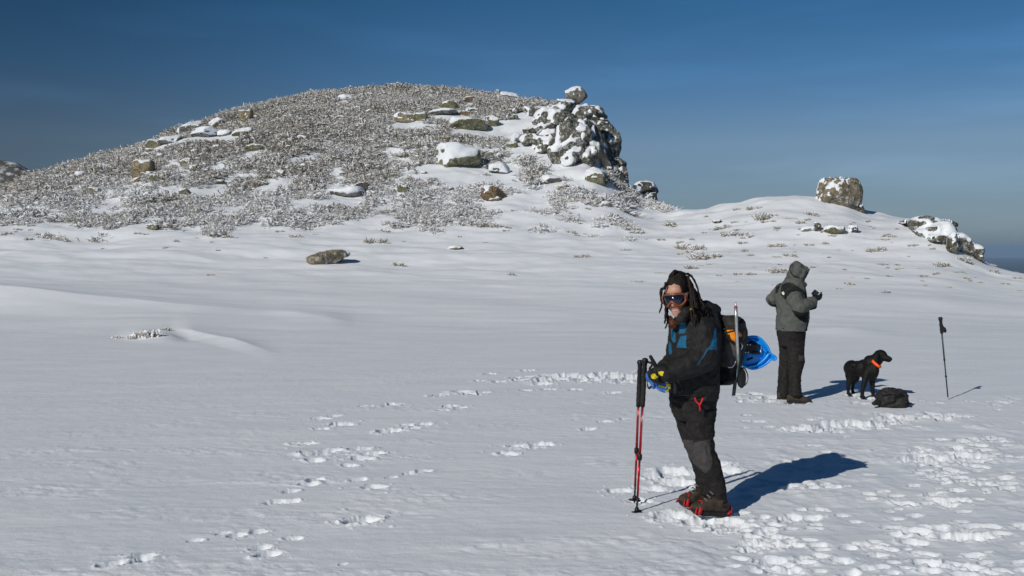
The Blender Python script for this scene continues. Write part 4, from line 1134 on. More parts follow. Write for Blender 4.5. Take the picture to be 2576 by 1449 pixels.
V = creases(V, Fq, .009, 9, 23, stretch=(1, 1, 1.9))
zc = V[:, 2]
mi = panels(V, Fq, 2, [(1, [(728, 628), (800, 612), (880, 598), (872, 680), (890, 745), (898, 800), (880, 868), (830, 908), (790, 870), (722, 815), (708, 760), (720, 700)]),
                       (1, [(622, 600), (722, 606), (722, 690), (705, 800), (715, 850), (690, 830), (660, 730)])])
trousers = part('trousers', V, Fq, [M_CHAR, M_KNEE], woman, matidx=mi)
part('zip_pull', *merge(tube(spline([P(2, 738, 222, 6.78), P(2, 752, 255, 6.78), P(2, 780, 285, 6.775), P(2, 785, 340, 6.775)], 12), .007, 6), tube(spline([P(2, 812, 222, 6.78), P(2, 800, 255, 6.775), P(2, 780, 290, 6.772)], 10), .007, 6)), M_RED, trousers)

# boots with strapped-on crampons
def boot(toe, heel, ankle, name_far):
    toe, heel, ankle = A(toe), A(heel), A(ankle)
    d = toe - heel; L = np.linalg.norm(d); d /= L; sde = np.cross(UP, d)
    s = Blob()
    pr = [(0, .030, .035, .012), (.12, .040, .050, .0), (.3, .042, .056, .0), (.5, .043, .050, .0), (.68, .050, .038, .0), (.84, .048, .031, .0), (.95, .036, .022, .005), (1.0, .018, .012, .012)]
    s.loft([(heel + d * L * t + UP * (z0 + h), UP * h, sde * w, 2.6) for t, w, h, z0 in [(q[0], q[1], q[2], q[3] + .028) for q in pr]], 18)
    s.chain([heel + d * L * .28 + UP * .10, heel * .5 + d * L * .13 + ankle * .5 + UP * .02], [.050, .046])
    V, Fq = s.fuse(.006, 4)
    V = creases(V, Fq, .003, 26, 31)
    o = part('boot', V, Fq, M_BOOT, woman)
    b = Blob(); b.loft([(heel + d * L * (-.01) + UP * .02, UP * .012, sde * .02, 3), (heel + d * L * .06 + UP * .02, UP * .02, sde * .042, 3.5), (heel + d * L * .3 + UP * .02, UP * .021, sde * .044, 3.5), (heel + d * L * .5 + UP * .021, UP * .018, sde * .044, 3.5),
                        (heel + d * L * .75 + UP * .021, UP * .021, sde * .053, 3.5), (heel + d * L * .93 + UP * .026, UP * .018, sde * .042, 3.5), (heel + d * L * 1.02 + UP * .034, UP * .010, sde * .02, 3)], 18)
    V, Fq = b.fuse(.006, 2); part('sole', V, Fq, M_SOLE, o)
    def bow(t0, t1, hgt, wd, wid, lean):
        pts = []
        for a in np.linspace(-1, 1, 15):
            e = 1 - abs(a) ** 2.6
            pts.append(heel + d * L * (t0 + (t1 - t0) * e) + sde * a * wd * (1.0) + UP * (.018 + (hgt - .018) * e))
        return strap(pts, wid, .006, d * lean + UP * .3)
    part('crampon_strap', *merge(bow(.90, .72, .098, .060, .026, 1.0), bow(.99, .88, .076, .056, .013, 1.0)), M_RED, o)
    hp = [heel + d * L * (.10) + sde * .05 + UP * .03, heel + d * L * (-.02) + sde * .045 + UP * .055, heel + d * L * (-.06) + UP * .075, heel + d * L * (-.02) - sde * .045 + UP * .055, heel + d * L * .10 - sde * .05 + UP * .03]
    hp2 = [heel - d * .012 + UP * .075, heel - d * .022 + UP * .05, heel - d * .022 + UP * .01]
    part('crampon_heel', *merge(strap(spline(hp, 16), .014, .006, UP), strap(hp2, .02, .005, sde)), M_RED, o)
    fr = [tube([heel + d * L * .02 + sde * q * .03 + UP * .006, heel + d * L * .5 + sde * q * .018 + UP * .004, heel + d * L * .92 + sde * q * .04 + UP * .008], .006, 6) for q in (-1, 1)]
    part('crampon_frame', *merge(*fr), M_STEEL, o)
    lc = []
    for q in np.linspace(.46, .62, 3):
        lc.append(tube([heel + d * L * q - sde * .03 + UP * (.155 - (q - .46) * .30), heel + d * L * (q + .04) + UP * (.168 - (q - .46) * .32), heel + d * L * q + sde * .03 + UP * (.155 - (q - .46) * .30)], .0045, 6))
    part('lace', *merge(*lc), M_BGREY, o)
    return o
b1 = boot(P(2, 712, 1240, 6.80) * 1, P(2, 1040, 1262, 6.86), P(2, 945, 1120, 6.88), 0)
b2 = boot(P(2, 602, 1165, 7.0), P(2, 880, 1185, 7.08), P(2, 815, 1060, 7.06), 1)
# the boots stand on the snow
for o in (b1, b2):
    o.location.z += gz(1.3, 6.9) - .012 - min(v.co.z for ch in o.children for v in ch.data.vertices if ch.name.startswith('sole'))

# head: one skin with face, neck and hidden trunk and limbs
HG = A((-.50, -.85, -.17)); HG /= np.linalg.norm(HG)      # where the face points
HR = np.cross(HG, A((-.16, -.05, 1))); HR /= np.linalg.norm(HR)   # her right
HU = np.cross(HR, HG)
HM = np.stack([HR * .95, HG * 1.04, HU * 1.10], 1)
HC = A(P(1, 610, 338, 6.945))
def H(x, y, z): return HM @ np.array([x, y, z]) + HC
hd = Blob()
hd.ell((0, 0, .02), .076, .096, .108); hd.ell((0, .028, -.062), .060, .066, .066); hd.ell((0, .055, -.09), .040, .045, .036)
hd.ell((0, .077, -.108), .022, .020, .018); hd.ell((0, .06, .035), .064, .040, .05)
hd.cap((0, .090, .005), (0, .110, -.036), .010, .0135); hd.ell((.011, .099, -.041), .009, .011, .008); hd.ell((-.011, .099, -.041), .009, .011, .008)
for q in (-1, 1):
    hd.ell((q * .042, .062, -.03), .024, .028, .022); hd.ell((q * .078, -.008, -.015), .008, .020, .032)
hd.cap((-.02, .080, -.072), (.02, .080, -.072), .013)
hd.cap((0, -.02, -.09), (0, -.055, -.20), .052, .058)
hd.xform(HM, HC)
nb = A(P(1, 740, 520, 7.0))
hd.cap(H(0, -.055, -.20), nb, .06, .08)
hd.chain([nb, A(P(1, 770, 700, 7.0)), A(P(1, 755, 1000, 7.0)), A(P(1, 755, 1240, 7.0))], [.08, .105, .105, .105])
hd.chain([nb, shL, elL, wrL], [.06, .05, .042, .034]).chain([nb, shR, elR, wrR], [.06, .05, .042, .034])
hd.chain([A(P(1, 755, 1240, 6.95)), A(P(2, 800, 500, 6.92)), A(P(2, 855, 800, 6.89)), A(P(2, 945, 1120, 6.88))], [.08, .055, .038, .032])
hd.chain([A(P(1, 755, 1240, 7.05)), A(P(2, 710, 500, 7.07)), A(P(2, 785, 800, 7.06)), A(P(2, 825, 1060, 7.06))], [.08, .05, .036, .032])
V, Fq = hd.fuse(.005, 3)
body = part('body', V, Fq, M_SKIN, woman)
# mouth, slightly open
def lip(z, w, r, y, dz): return tube(spline([H(-w, y - .012, z), H(-w * .5, y - .002, z + dz), H(0, y, z + dz * .7), H(w * .5, y - .002, z + dz), H(w, y - .012, z)], 14), [r * (.35 + .65 * math.sin(math.pi * (i + .3) / 13.6)) for i in range(14)], 8)
part('lips', *merge(lip(-.066, .025, .0055, .096, .002), lip(-.078, .022, .0065, .094, -.003)), M_LIP, woman)
part('teeth', *tube(spline([H(-.020, .086, -.0715), H(0, .0935, -.0725), H(.020, .086, -.0715)], 8), .0048, 6), M_TEETH, woman)
part('eyebrows', *merge(*[tube(spline([H(q * .016, .097, .020), H(q * .035, .090, .024), H(q * .055, .074, .020)], 8), [.003, .004, .0045, .0045, .004, .0035, .003, .002], 6) for q in (-1, 1)]), M_HAIR, woman)

# goggles
def gp(u, v, off):      # u across the face in degrees, v height
    a = R(u); return H(math.sin(a) * (.084 + off * .8), .010 + math.cos(a) * (.100 + off * .8) - .02 * (v + .012) ** 2 / .002, v)
def goggle_edge(t):     # outline once round
    a = 2 * math.pi * t
    u = 60 * math.copysign(abs(math.cos(a)) ** .75, math.cos(a)); v = .036 * math.copysign(abs(math.sin(a)) ** .7, math.sin(a)) - .006
    if v < -.005: v += .030 * math.exp(-(u / 15) ** 2) * min(1, (-.005 - v) / .02); v -= .006 * math.exp(-((abs(u) - 28) / 16) ** 2)
    return u, v
ED = [goggle_edge(k / 72) for k in range(72)]
fo = tube([gp(u, v, .020) for u, v in ED], .0085, 8, close=True)
fi = tube([gp(u, v, .008) for u, v in ED], .009, 8, close=True)
gog = part('goggles', *merge(fo, fi), M_ORANGE, woman)
lv, lf = [], []
for s in np.linspace(0, 1, 7):
    for u, v in ED: lv.append(gp(u * s, (v + .002) * s - .002, .019 + .004 * (1 - s)))
for i in range(6):
    for k in range(72): lf.append([i * 72 + k, i * 72 + (k + 1) % 72, (i + 1) * 72 + (k + 1) % 72, (i + 1) * 72 + k])
part('lens', np.array(lv), lf, M_LENS, gog)
for q in (-1, 1):
    part('strap_plate', *strap([gp(q * 62, -.004, .022), gp(q * 74, -.002, .014), gp(q * 86, 0, .006), gp(q * 98, .004, .004)], [.05, .052, .045, .036], .005, HU), M_GREYP, gog)
part('strap', *strap([gp(u, .006 + .00006 * abs(180 - abs(u)) * 0, .012) for u in np.linspace(92, 268, 22)], .034, .004, HU), M_PLASTIC, gog)
part('nose_clip', *tube([gp(-2, .034, .028), gp(3, .034, .028)], .006, 6), M_STEEL, gog)

# hair: cap on the scalp, then every lock
hc = Blob(); hc.ell((0, -.016, .040), .086, .104, .106)
hc.ell((0, -.05, .02), .088, .085, .11); hc.ell((0, -.03, .12), .060, .068, .038)
for q in (-1, 1): hc.cap((q * .074, -.03, .05), (q * .080, -.055, -.08), .024, .03)
hc.xform(HM, HC)
V, Fq = hc.fuse(.006, 3)
L_ = (V - HC) @ np.linalg.inv(HM).T
# open the face below the hairline
cutf = (L_[:, 1] > .040 + .35 * np.abs(L_[:, 0])) & (L_[:, 2] < .082 - 2.0 * L_[:, 0] ** 2)
sh = np.where(cutf, .5, 0)
n_, _ = vnq(V, Fq)
V = V - n_ * sh[:, None] * .09
V = creases(V, Fq, .006, 26, 41, stretch=(1, 1, .4))
hair = part('hair', V, Fq, M_HAIR, woman)
rl = random.Random(5)
def lock(pts, r, mat=M_HAIR):
    sp = spline(pts, 22)
    rad = [r * (1 - .35 * i / 21) * (1 + .14 * math.sin(i * 2.1 + rl.random())) for i in range(22)]
    rad[-1] *= .5
    jit = np.array([[rl.gauss(0, .002) for _ in range(3)] for _ in range(22)]); jit[0] = 0
    part('dreadlock', *tube(sp + jit, rad, 7), mat, hair)
# loops over the crown
lock([H(.030, .03, .130), P(6, 530, 170, 6.90), P(6, 560, 95, 6.90), P(6, 600, 80, 6.90), P(6, 630, 125, 6.92), H(-.0, -.02, .135)], .0085)
lock([H(-.02, -.02, .150), P(6, 760, 148, 6.95), P(6, 860, 150, 6.96), P(6, 950, 225, 6.96), P(6, 1020, 350, 6.96), P(6, 1070, 500, 6.95), P(6, 1110, 640, 6.94)], .0095)
lock([H(-.03, -.05, .14), P(6, 840, 250, 6.99), P(6, 930, 360, 7.0), P(6, 1000, 500, 6.98), P(6, 1060, 620, 6.96), P(6, 1120, 800, 6.95)], .011, M_HAIR2)
# locks in front of her right cheek
lock([H(.075, .02, .06), P(6, 300, 480, 6.88), P(6, 300, 650, 6.87), P(6, 312, 780, 6.86), P(6, 290, 880, 6.86), P(6, 262, 950, 6.86)], .0085)
lock([H(.078, .0, .05), P(6, 360, 650, 6.91), P(6, 400, 820, 6.89), P(6, 385, 1000, 6.88), P(6, 390, 1080, 6.88), P(6, 370, 1185, 6.88)], .010)
lock([H(.074, -.02, .02), P(6, 405, 850, 6.95), P(6, 415, 1000, 6.92), P(6, 435, 1120, 6.90), P(6, 410, 1230, 6.88), P(6, 378, 1290, 6.88)], .008)
lock([H(.072, -.03, .0), P(6, 425, 900, 6.97), P(6, 450, 1050, 6.94), P(6, 470, 1180, 6.90), P(6, 455, 1270, 6.90)], .009)
lock([H(.05, .06, .10), P(6, 380, 400, 6.86), P(6, 318, 520, 6.87), P(6, 302, 640, 6.88)], .009)
# the mass falling over her left shoulder and back
for k in range(44):
    t = k / 43
    x0 = 905 + 170 * t + rl.uniform(-20, 20); y0 = 380 + 230 * t
    x2 = 960 + 360 * t + rl.uniform(-45, 45); y2 = 900 + rl.uniform(-60, 340) * (1 - .25 * t)
    yy = 6.815 + .11 * t + rl.uniform(-.025, .015)
    st = H(-.072 - .015 * rl.random(), -.055 - .05 * t, .085 - .10 * t + rl.uniform(-.03, .03))
    xm, ym = x0 * .5 + x2 * .5 - 8, y0 * .5 + y2 * .5
    lock([st, P(6, x0 * .75 + xm * .25, y0 * .7 + ym * .3, yy + .02), P(6, xm, ym, yy - .005), P(6, x2, y2, yy - .02 - .05 * (1 - t))], rl.uniform(.006, .0095), M_HAIR2 if rl.random() < .4 else M_HAIR)
# orange scarf at the throat
sc = Blob(); sc.chain([A(P(6, 490, 1040, 6.92)), A(P(6, 515, 1100, 6.89)), A(P(6, 570, 1150, 6.87)), A(P(6, 640, 1165, 6.87))], [.010, .017, .017, .012])
sc.chain([A(P(6, 505, 1110, 6.89)), A(P(6, 550, 1210, 6.89))], [.018, .026])
V, Fq = sc.fuse(.006, 3); V = creases(V, Fq, .008, 22, 61)
part('scarf', V, Fq, M_SCARF, woman)

# gloves: five fingers each
def glove(palm, fingers, thumb, cuff, mats, polys, vox=.0042):
    g = Blob()
    for c_, rx, rz, ry in palm: g.ell(c_, rx, ry, rz)
    for pts, r in fingers: g.chain(pts, [r, r * 1.02, r * .95, r * .85][:len(pts)], n=10)
    g.chain(thumb, [.016, .0145, .0125][:len(thumb)], n=10)
    g.chain(cuff, [.045, .05])
    V, Fq = g.fuse(vox, 3)
    V = creases(V, Fq, .002, 40, 71)
    mi = panels(V, Fq, 7, polys, front=True)
    return part('glove', V, Fq, mats, woman, matidx=mi)
g1 = glove([(P(7, 500, 560, 6.70), .036, .034, .022), (P(7, 590, 520, 6.70), .034, .034, .026)],
      [([P(7, 420, 520, 6.70), P(7, 365, 540, 6.69), P(7, 350, 640, 6.69), P(7, 420, 740, 6.70)], .0125), ([P(7, 440, 570, 6.69), P(7, 385, 620, 6.675), P(7, 420, 710, 6.68), P(7, 500, 760, 6.70)], .0125),
       ([P(7, 480, 620, 6.68), P(7, 440, 690, 6.67), P(7, 480, 760, 6.68), P(7, 560, 780, 6.70)], .012), ([P(7, 540, 650, 6.68), P(7, 520, 730, 6.67), P(7, 570, 780, 6.68), P(7, 640, 770, 6.70)], .0105)],
      [P(7, 500, 450, 6.705), P(7, 430, 320, 6.70), P(7, 375, 215, 6.695)], [wrL, A(P(7, 650, 560, 6.71))], [M_BLACK, M_YEL],
      [(1, [(384, 630), (405, 600), (462, 580), (530, 655), (470, 710), (395, 685)]), (1, [(535, 545), (660, 532), (655, 590), (662, 648), (625, 645), (560, 600)])])
g2 = glove([(P(7, 470, 760, 6.80), .040, .030, .026), (P(7, 400, 700, 6.82), .03, .034, .024)],
      [([P(7, 560, 780, 6.76), P(7, 640, 800, 6.735), P(7, 720, 820, 6.73), P(7, 780, 835, 6.74)], .0125), ([P(7, 540, 840, 6.76), P(7, 620, 870, 6.73), P(7, 710, 890, 6.725), P(7, 785, 895, 6.735)], .0125),
       ([P(7, 530, 890, 6.77), P(7, 600, 940, 6.74), P(7, 680, 965, 6.735), P(7, 745, 960, 6.745)], .0125), ([P(7, 470, 850, 6.79), P(7, 440, 890, 6.77), P(7, 430, 830, 6.765), P(7, 400, 780, 6.77)], .0115)],
      [P(7, 400, 760, 6.81), P(7, 345, 720, 6.80), P(7, 325, 650, 6.79)], [wrR, A(P(7, 420, 640, 6.85))], [M_GBLUE, M_YEL, M_BLACK],
      [(2, [(250, 200), (760, 200), (760, 640), (360, 660), (300, 600)]), (1, [(715, 790), (830, 790), (840, 1010), (690, 1000), (690, 955), (750, 930), (760, 860), (715, 860)]), (1, [(530, 825), (620, 845), (710, 875), (700, 905), (610, 890), (540, 860)])])

# ------------------------------------------------------------------ her two trekking poles
def lerp(a, b, t): return A(a) * (1 - t) + A(b) * t
def walking_pole(name, top, tip, label, grp, red=True, s=1.0, grip=.34, basket=True):
    top, tip = A(top), A(tip); ax = (tip - top); L = np.linalg.norm(ax); ax /= L
    root = empty(name, tip, label, 'trekking pole', grp)
    def at(d): return top + ax * d
    # moulded grip with knob, finger waist and foam
    g = [(-.0, .010), (.006, .020), (.020, .023), (.035, .018), (.06, .0155), (.085, .0185), (.11, .0155), (.135, .018), (.16, .0165), (.175, .015)]
    part('handle', *tube([at(d * s) for d, r in g], [r * s for d, r in g], 12), M_PLASTIC, root)
    fm = [(.172, .016)] + [(.18 + .022 * k, .0165 + .0018 * (k % 2)) for k in range(int((grip - .18) / .022))] + [(grip, .0165)]
    part('foam_grip', *tube([at(d * s) for d, r in fm], [r * s for d, r in fm], 12), M_GRIP, root)
    if red:
        part('upper_shaft', *tube([at(grip * s - .01), at(L * .61)], .0095 * s, 12), M_REDPOLE, root)
        part('lock_collar', *tube([at(L * .595), at(L * .60), at(L * .63), at(L * .635)], [.011 * s, .0165 * s, .0165 * s, .011 * s], 12), M_PLASTIC, root)
        part('middle_shaft', *tube([at(L * .63), at(L * .86)], .0082 * s, 12), M_REDPOLE, root)
        part('lower_shaft', *tube([at(L * .855), at(L * .97)], .0070 * s, 10), M_PLASTIC, root)
        part('shaft_stripe', *tube([at(grip * s + .01) + A((.006, -.0065, 0)), at(L * .52) + A((.006, -.0065, 0))], .0022, 6), M_ALU, root)
    else:
        part('upper_shaft', *tube([at(grip * s - .01), at(L * .52)], .008 * s, 10), M_TEALG, root)
        part('lower_shaft', *tube([at(L * .50), at(L * .97)], .0065 * s, 10), M_PLASTIC, root)
        for q in (.52, .72): part('lock_collar', *tube([at(L * (q - .012)), at(L * q), at(L * (q + .012))], [.008 * s, .012 * s, .008 * s], 10), M_PLASTIC, root)
    if basket:
        bc = at(L * .955); nn = 28
        bp = [(q, .012 + .034 * (.55 + .45 * (k % 7 > 1))) for k, q in enumerate(np.linspace(0, 2 * math.pi, nn, endpoint=False))]
        part('basket', *merge(prism([bc + A((math.cos(a) * r_, math.sin(a) * r_, .004 * math.sin(2 * a))) for a, r_ in bp], (0, 0, 1), .006), tube([at(L * .925), at(L * .935), at(L * .95), at(L * .96)], [.008, .016, .017, .010], 12)), M_PLASTIC, root)
    part('tip', *tube([at(L * .955), at(L * .985), at(L)], [.006, .0045, .002], 8), M_STEEL, root)
    return root
GP = 'two red trekking poles held together'
pa = walking_pole('trekking_pole', P(7, 150, 292, 7.02), P(2, 190, 1190, 7.20) + Vector((0, 0, -.01)), 'red trekking pole standing behind its twin, outer left grip', GP)
pb = walking_pole('trekking_pole', P(7, 258, 245, 6.93), P(2, 208, 1262, 6.95) + Vector((0, 0, -.045)), 'nearer red trekking pole with the higher grip next to the gloves', GP)
part('wrist_strap', *strap(spline([P(7, 300, 330, 6.93), P(7, 370, 350, 6.90), P(7, 410, 400, 6.88), P(7, 350, 480, 6.90), P(7, 330, 620, 6.88), P(7, 300, 780, 6.88), P(7, 335, 900, 6.86), P(7, 400, 860, 6.84)], 26), .016, .003, (0, -.2, 1)), M_GRIP, pb)

# ------------------------------------------------------------------ her backpack, ice axe and snowshoe
pack = empty('backpack', P(8, 230, 1050, 7.1), 'black and grey backpack with orange panel worn by the person with dreadlocks', 'backpack')
def pring(l, r_, cy, b=.14, Y=7.10, p=2.7): 
    q = ring(8, l, r_, cy, Y, b); return (q[0], q[1], q[2], p)
bk = Blob(); bk.loft([pring(140, 330, 262, .08), pring(110, 420, 300, .11), pring(90, 462, 350, .125), pring(70, 478, 440, .13), pring(60, 500, 560, .135), pring(50, 470, 680, .135), pring(40, 432, 800, .135), pring(40, 420, 920, .135), pring(60, 400, 1010, .13), pring(70, 370, 1110, .12), pring(80, 300, 1195, .10), pring(100, 220, 1225, .07)], 24)
V, Fq = bk.fuse(.0075, 4); V = creases(V, Fq, .010, 9, 81); V = creases(V, Fq, .003, 24, 83, sharp=False)
mi = panels(V, Fq, 8, [(1, [(170, 500), (215, 470), (260, 600), (380, 700), (398, 900), (360, 950), (330, 985), (250, 995), (160, 980), (80, 930), (110, 850), (160, 650)]),
                       (2, [(200, 462), (345, 460), (362, 640), (262, 590), (225, 520)]), (2, [(395, 480), (440, 520), (450, 560), (400, 560)])])
pk = part('pack_body', V, Fq, [M_PACKB, M_PACKG, M_PORANGE], pack, matidx=mi)
part('lid_edge', *tube(spline([P(8, 170, 455, 6.955), P(8, 260, 452, 6.95), P(8, 350, 455, 6.955), P(8, 440, 500, 7.0), P(8, 480, 560, 7.06)], 20), .006, 8), M_PACKB, pack)
part('side_strap', *strap(spline([P(8, 215, 480, 6.945), P(8, 260, 590, 6.94), P(8, 330, 640, 6.945), P(8, 400, 720, 6.97)], 16), .016, .004, (.6, 0, .8)), M_PLASTIC, pack)
part('reflective_piping', *tube(spline([P(8, 255, 993, 6.945), P(8, 310, 988, 6.945), P(8, 345, 945, 6.95), P(8, 358, 905, 6.955)], 14), .0035, 6), M_WHITE, pack)
part('buckle', *tube([P(8, 418, 650, 6.985), P(8, 432, 640, 6.98), P(8, 455, 690, 6.98), P(8, 440, 735, 6.985), P(8, 415, 705, 6.985)], .006, 6, close=True), M_STEEL, pack)
part('shoulder_strap', *strap(spline([A(P(1, 930, 560, 6.93)), A(P(1, 985, 620, 6.93)), A(P(1, 1000, 760, 6.93)), A(P(1, 985, 930, 6.93)), A(P(1, 985, 1060, 6.96))], 16), .035, .012, (1, .3, 0)), M_PACKB, pack)

axe = empty('ice_axe', P(8, 390, 900, 6.95), 'ice axe with grey shaft strapped spike up to the worn backpack', 'ice axe')
part('shaft', *tube([P(8, 362, 150, 6.94), P(8, 366, 300, 6.94), P(8, 372, 480, 6.94), P(8, 382, 700, 6.945), P(8, 400, 1000, 6.96)], .0115, 12), M_ALU, axe)
part('spike', *tube([P(8, 363, 68, 6.94), P(8, 362, 110, 6.94), P(8, 362, 155, 6.94)], [.0012, .006, .0125], 10), M_ALU, axe)
part('shaft_band', *tube([P(8, 362, 138, 6.94), P(8, 362, 158, 6.94)], .0124, 12), M_RED, axe)
part('axe_head', *merge(prism([P(8, 388, 735, 6.945), P(8, 432, 735, 6.945), P(8, 428, 1000, 6.955), P(8, 405, 1080, 6.96), P(8, 382, 1150, 6.96), P(8, 352, 1388, 6.955), P(8, 308, 1388, 6.955), P(8, 328, 1200, 6.955), P(8, 318, 1130, 6.955), P(8, 362, 1130, 6.96), P(8, 365, 1030, 6.955), P(8, 385, 980, 6.95)], (0, -1, .1), .014)), M_TEALG, axe)
ad = Blob(); ad.ell(P(8, 440, 1140, 6.97), .034, .016, .075); ad.ell(P(8, 440, 1215, 6.97), .026, .016, .03); V, Fq = ad.fuse(.005, 2)
part('adze_cover', V, Fq, M_PLASTIC, axe)
part('leash', *strap(spline([P(8, 440, 1000, 6.98), P(8, 490, 1010, 6.98), P(8, 530, 1110, 6.98), P(8, 525, 1190, 6.98), P(8, 480, 1245, 6.98), P(8, 440, 1240, 6.98)], 22), .022, .004, (.3, .9, .2)), M_GRIP, axe)

shoe = empty('snowshoe', P(8, 600, 1000, 7.16), 'bright blue plastic snowshoe strapped across the worn backpack', 'snowshoe')
SN = A((-.25, -.93, .28)); SN /= np.linalg.norm(SN)
def S8(x, y, off=0): return A(P(8, x, y, 7.16)) + SN * off
out = spline([S8(380, 640), S8(450, 600), S8(520, 572), S8(620, 562), S8(700, 585), S8(765, 650), S8(810, 710), S8(840, 780), S8(862, 812), S8(915, 845), S8(925, 868), S8(905, 885), S8(850, 885), S8(780, 950), S8(690, 995), S8(600, 1015), S8(530, 995), S8(450, 960), S8(380, 900), S8(350, 780)], 90)
deck = [S8(*q) for q in [(480, 600), (600, 600), (700, 640), (760, 720), (790, 800), (720, 900), (620, 960), (500, 950), (420, 880), (400, 740)]]
plate = prism(out, SN, .012)
rim = tube([p + SN * .006 for p in out], .0085, 8, close=True)
so = part('deck', *merge(plate, rim), M_SBLUE, shoe)
rb = [tube(spline([S8(520, 990, .012), S8(650, 965, .016), S8(760, 890, .016), S8(830, 800, .014)], 16), .009, 8), tube(spline([S8(560, 590, .01), S8(660, 640, .016), S8(730, 720, .018), S8(790, 790, .014)], 16), .008, 8)]
part('deck_rib', *merge(*rb), M_SBLUE, so)
def slot(x0, y0, x1, y1, w): return strap([S8(x0, y0, .0085), S8(x1, y1, .0085)], w, .005, np.cross(SN, S8(x1, y1) - S8(x0, y0)))
part('deck_slot', *merge(slot(560, 640, 650, 620, .012), slot(650, 950, 780, 880, .010), slot(800, 770, 830, 820, .014), slot(585, 965, 640, 962, .008), slot(520, 890, 600, 860, .014), slot(740, 910, 790, 880, .010)), M_PLASTIC, so)
bd = Blob(); bd.loft([(S8(560, 730, .014), (S8(640, 730) - S8(560, 730)) * 1.3, (S8(560, 790) - S8(560, 730)) * 1.25, 4), (S8(560, 730, .045), (S8(640, 730) - S8(560, 730)) * 1.1, (S8(560, 790) - S8(560, 730)) * 1.1, 4)], 24)
bd.cap(S8(470, 640, .02), S8(460, 800, .02), .02); bd.cap(S8(620, 690, .04), S8(690, 700, .03), .012); bd.cap(S8(600, 800, .04), S8(690, 800, .03), .012)
V, Fq = bd.fuse(.005, 2); part('binding', V, Fq, M_PLASTIC, shoe)
part('rivet', *merge(*[tube([S8(x, y, .045), S8(x, y, .055)], .0075, 10) for x, y in [(525, 688), (563, 688), (498, 797), (536, 795)]]), M_STEEL, shoe)
part('heel_bar', *tube([S8(655, 690, .03), S8(725, 712, .03), S8(705, 800, .03), S8(620, 795, .03)], .006, 8), M_STEEL, shoe)
part('crampon_tooth', *merge(*[tube([S8(x, y, -.002), S8(x + 12, y + 16, -.012)], [.006, .002], 6) for x, y in [(815, 912), (660, 950)]]), M_STEEL, shoe)
# ------------------------------------------------------------------ the hooded hiker with the camera
NF = A((.93, .36, 0)); NF /= np.linalg.norm(NF); NL = A((-NF[1], NF[0], 0))
man = empty('person', P(3, 330, 1275, 12.0), 'person in hooded grey jacket and dark trousers looking down at a small camera', 'person')
def mring(cl, cr, cy, b, Y=12.0, f=NF, l=NL, p=2.3):
    p0, p1 = A(P(3, cl, cy, Y)), A(P(3, cr, cy, Y)); c = (p0 + p1) / 2; half = (p1[0] - p0[0]) / 2
    a = math.sqrt(max(half ** 2 - (b * l[0]) ** 2, .04 ** 2)) / abs(f[0])
    return (c, f * a, l * b, p)
sR, eR, wR_ = A(P(3, 350, 385, 11.82)), A(P(3, 405, 478, 11.74)), A(P(3, 512, 420, 11.80))
sL, eL, wL_ = A(P(3, 250, 325, 12.16)), A(P(3, 172, 405, 12.24)), A(P(3, 300, 450, 12.36))
jm = Blob()
jm.loft([mring(208, 452, 672, .20), mring(210, 470, 600, .205), mring(214, 474, 520, .20), mring(212, 462, 440, .20), mring(205, 448, 370, .20), mring(215, 440, 310, .19), mring(245, 435, 270, .15), mring(275, 440, 235, .11), mring(300, 445, 205, .10)], 26)
jm.chain([sR, eR, wR_], [.098, .090, .066]); jm.chain([sL, eL, wL_], [.095, .085, .06])
jm.chain([A(P(3, 310, 240, 12.0)), A(P(3, 400, 270, 11.95)), A(P(3, 452, 272, 11.95))], [.06, .062, .028])
V, Fq = jm.fuse(.010, 4)
V = creases(V, Fq, .011, 6.5, 103); V = creases(V, Fq, .005, 18, 108, sharp=False)
mi = panels(V, Fq, 3, [(1, [(250, 270), (300, 250), (345, 262), (432, 318), (450, 360), (458, 400), (430, 345), (380, 325), (330, 340), (298, 372), (283, 408), (235, 360), (238, 310)]),
                       (1, [(335, 490), (420, 520), (480, 505), (478, 600), (440, 600), (400, 580), (360, 540)]), (1, [(438, 310), (462, 360), (462, 410), (448, 380)]),
                       (1, [(195, 295), (245, 255), (210, 345), (188, 345)]), (1, [(130, 395), (160, 440), (205, 455), (205, 475), (150, 455), (132, 430)]),
                       (1, [(472, 590), (490, 590), (480, 690), (452, 700), (462, 640)])])
mjk = part('jacket', V, Fq, [M_OLIVE, M_BLACK], man, matidx=mi)
part('badge', *merge(prism([P(3, 246, 338, 11.775), P(3, 262, 332, 11.77), P(3, 271, 348, 11.77), P(3, 266, 362, 11.77), P(3, 252, 358, 11.775)], (0, -1, 0), .006)), M_WHITE, mjk, smooth=False)
hm = Blob()
hm.ell(P(3, 375, 150, 12.0), .088, .115, .118); hm.cap(P(3, 380, 115, 12.0), P(3, 455, 135, 11.98), .060, .034); hm.cap(P(3, 350, 190, 12.0), P(3, 395, 225, 11.99), .085, .07)
hm.chain([P(3, 462, 150, 11.99), P(3, 450, 178, 11.99), P(3, 432, 205, 11.98)], [.032, .034, .036]); hm.cap(P(3, 395, 110, 11.99), P(3, 478, 142, 11.97), .045, .020); hm.cap(P(3, 440, 155, 11.92), P(3, 425, 200, 11.92), .03, .03)
V, Fq = hm.fuse(.008, 4); V = creases(V, Fq, .006, 12, 113)
part('hood', V, Fq, M_OLIVE, man)
part('hood_cord', *tube(spline([P(3, 345, 95, 11.92), P(3, 318, 130, 11.90), P(3, 335, 180, 11.885), P(3, 400, 215, 11.90)], 16), .005, 6), M_CHAR, man)
tm = Blob(); MF2 = A((.97, .24, 0)); ML2 = A((-.24, .97, 0))
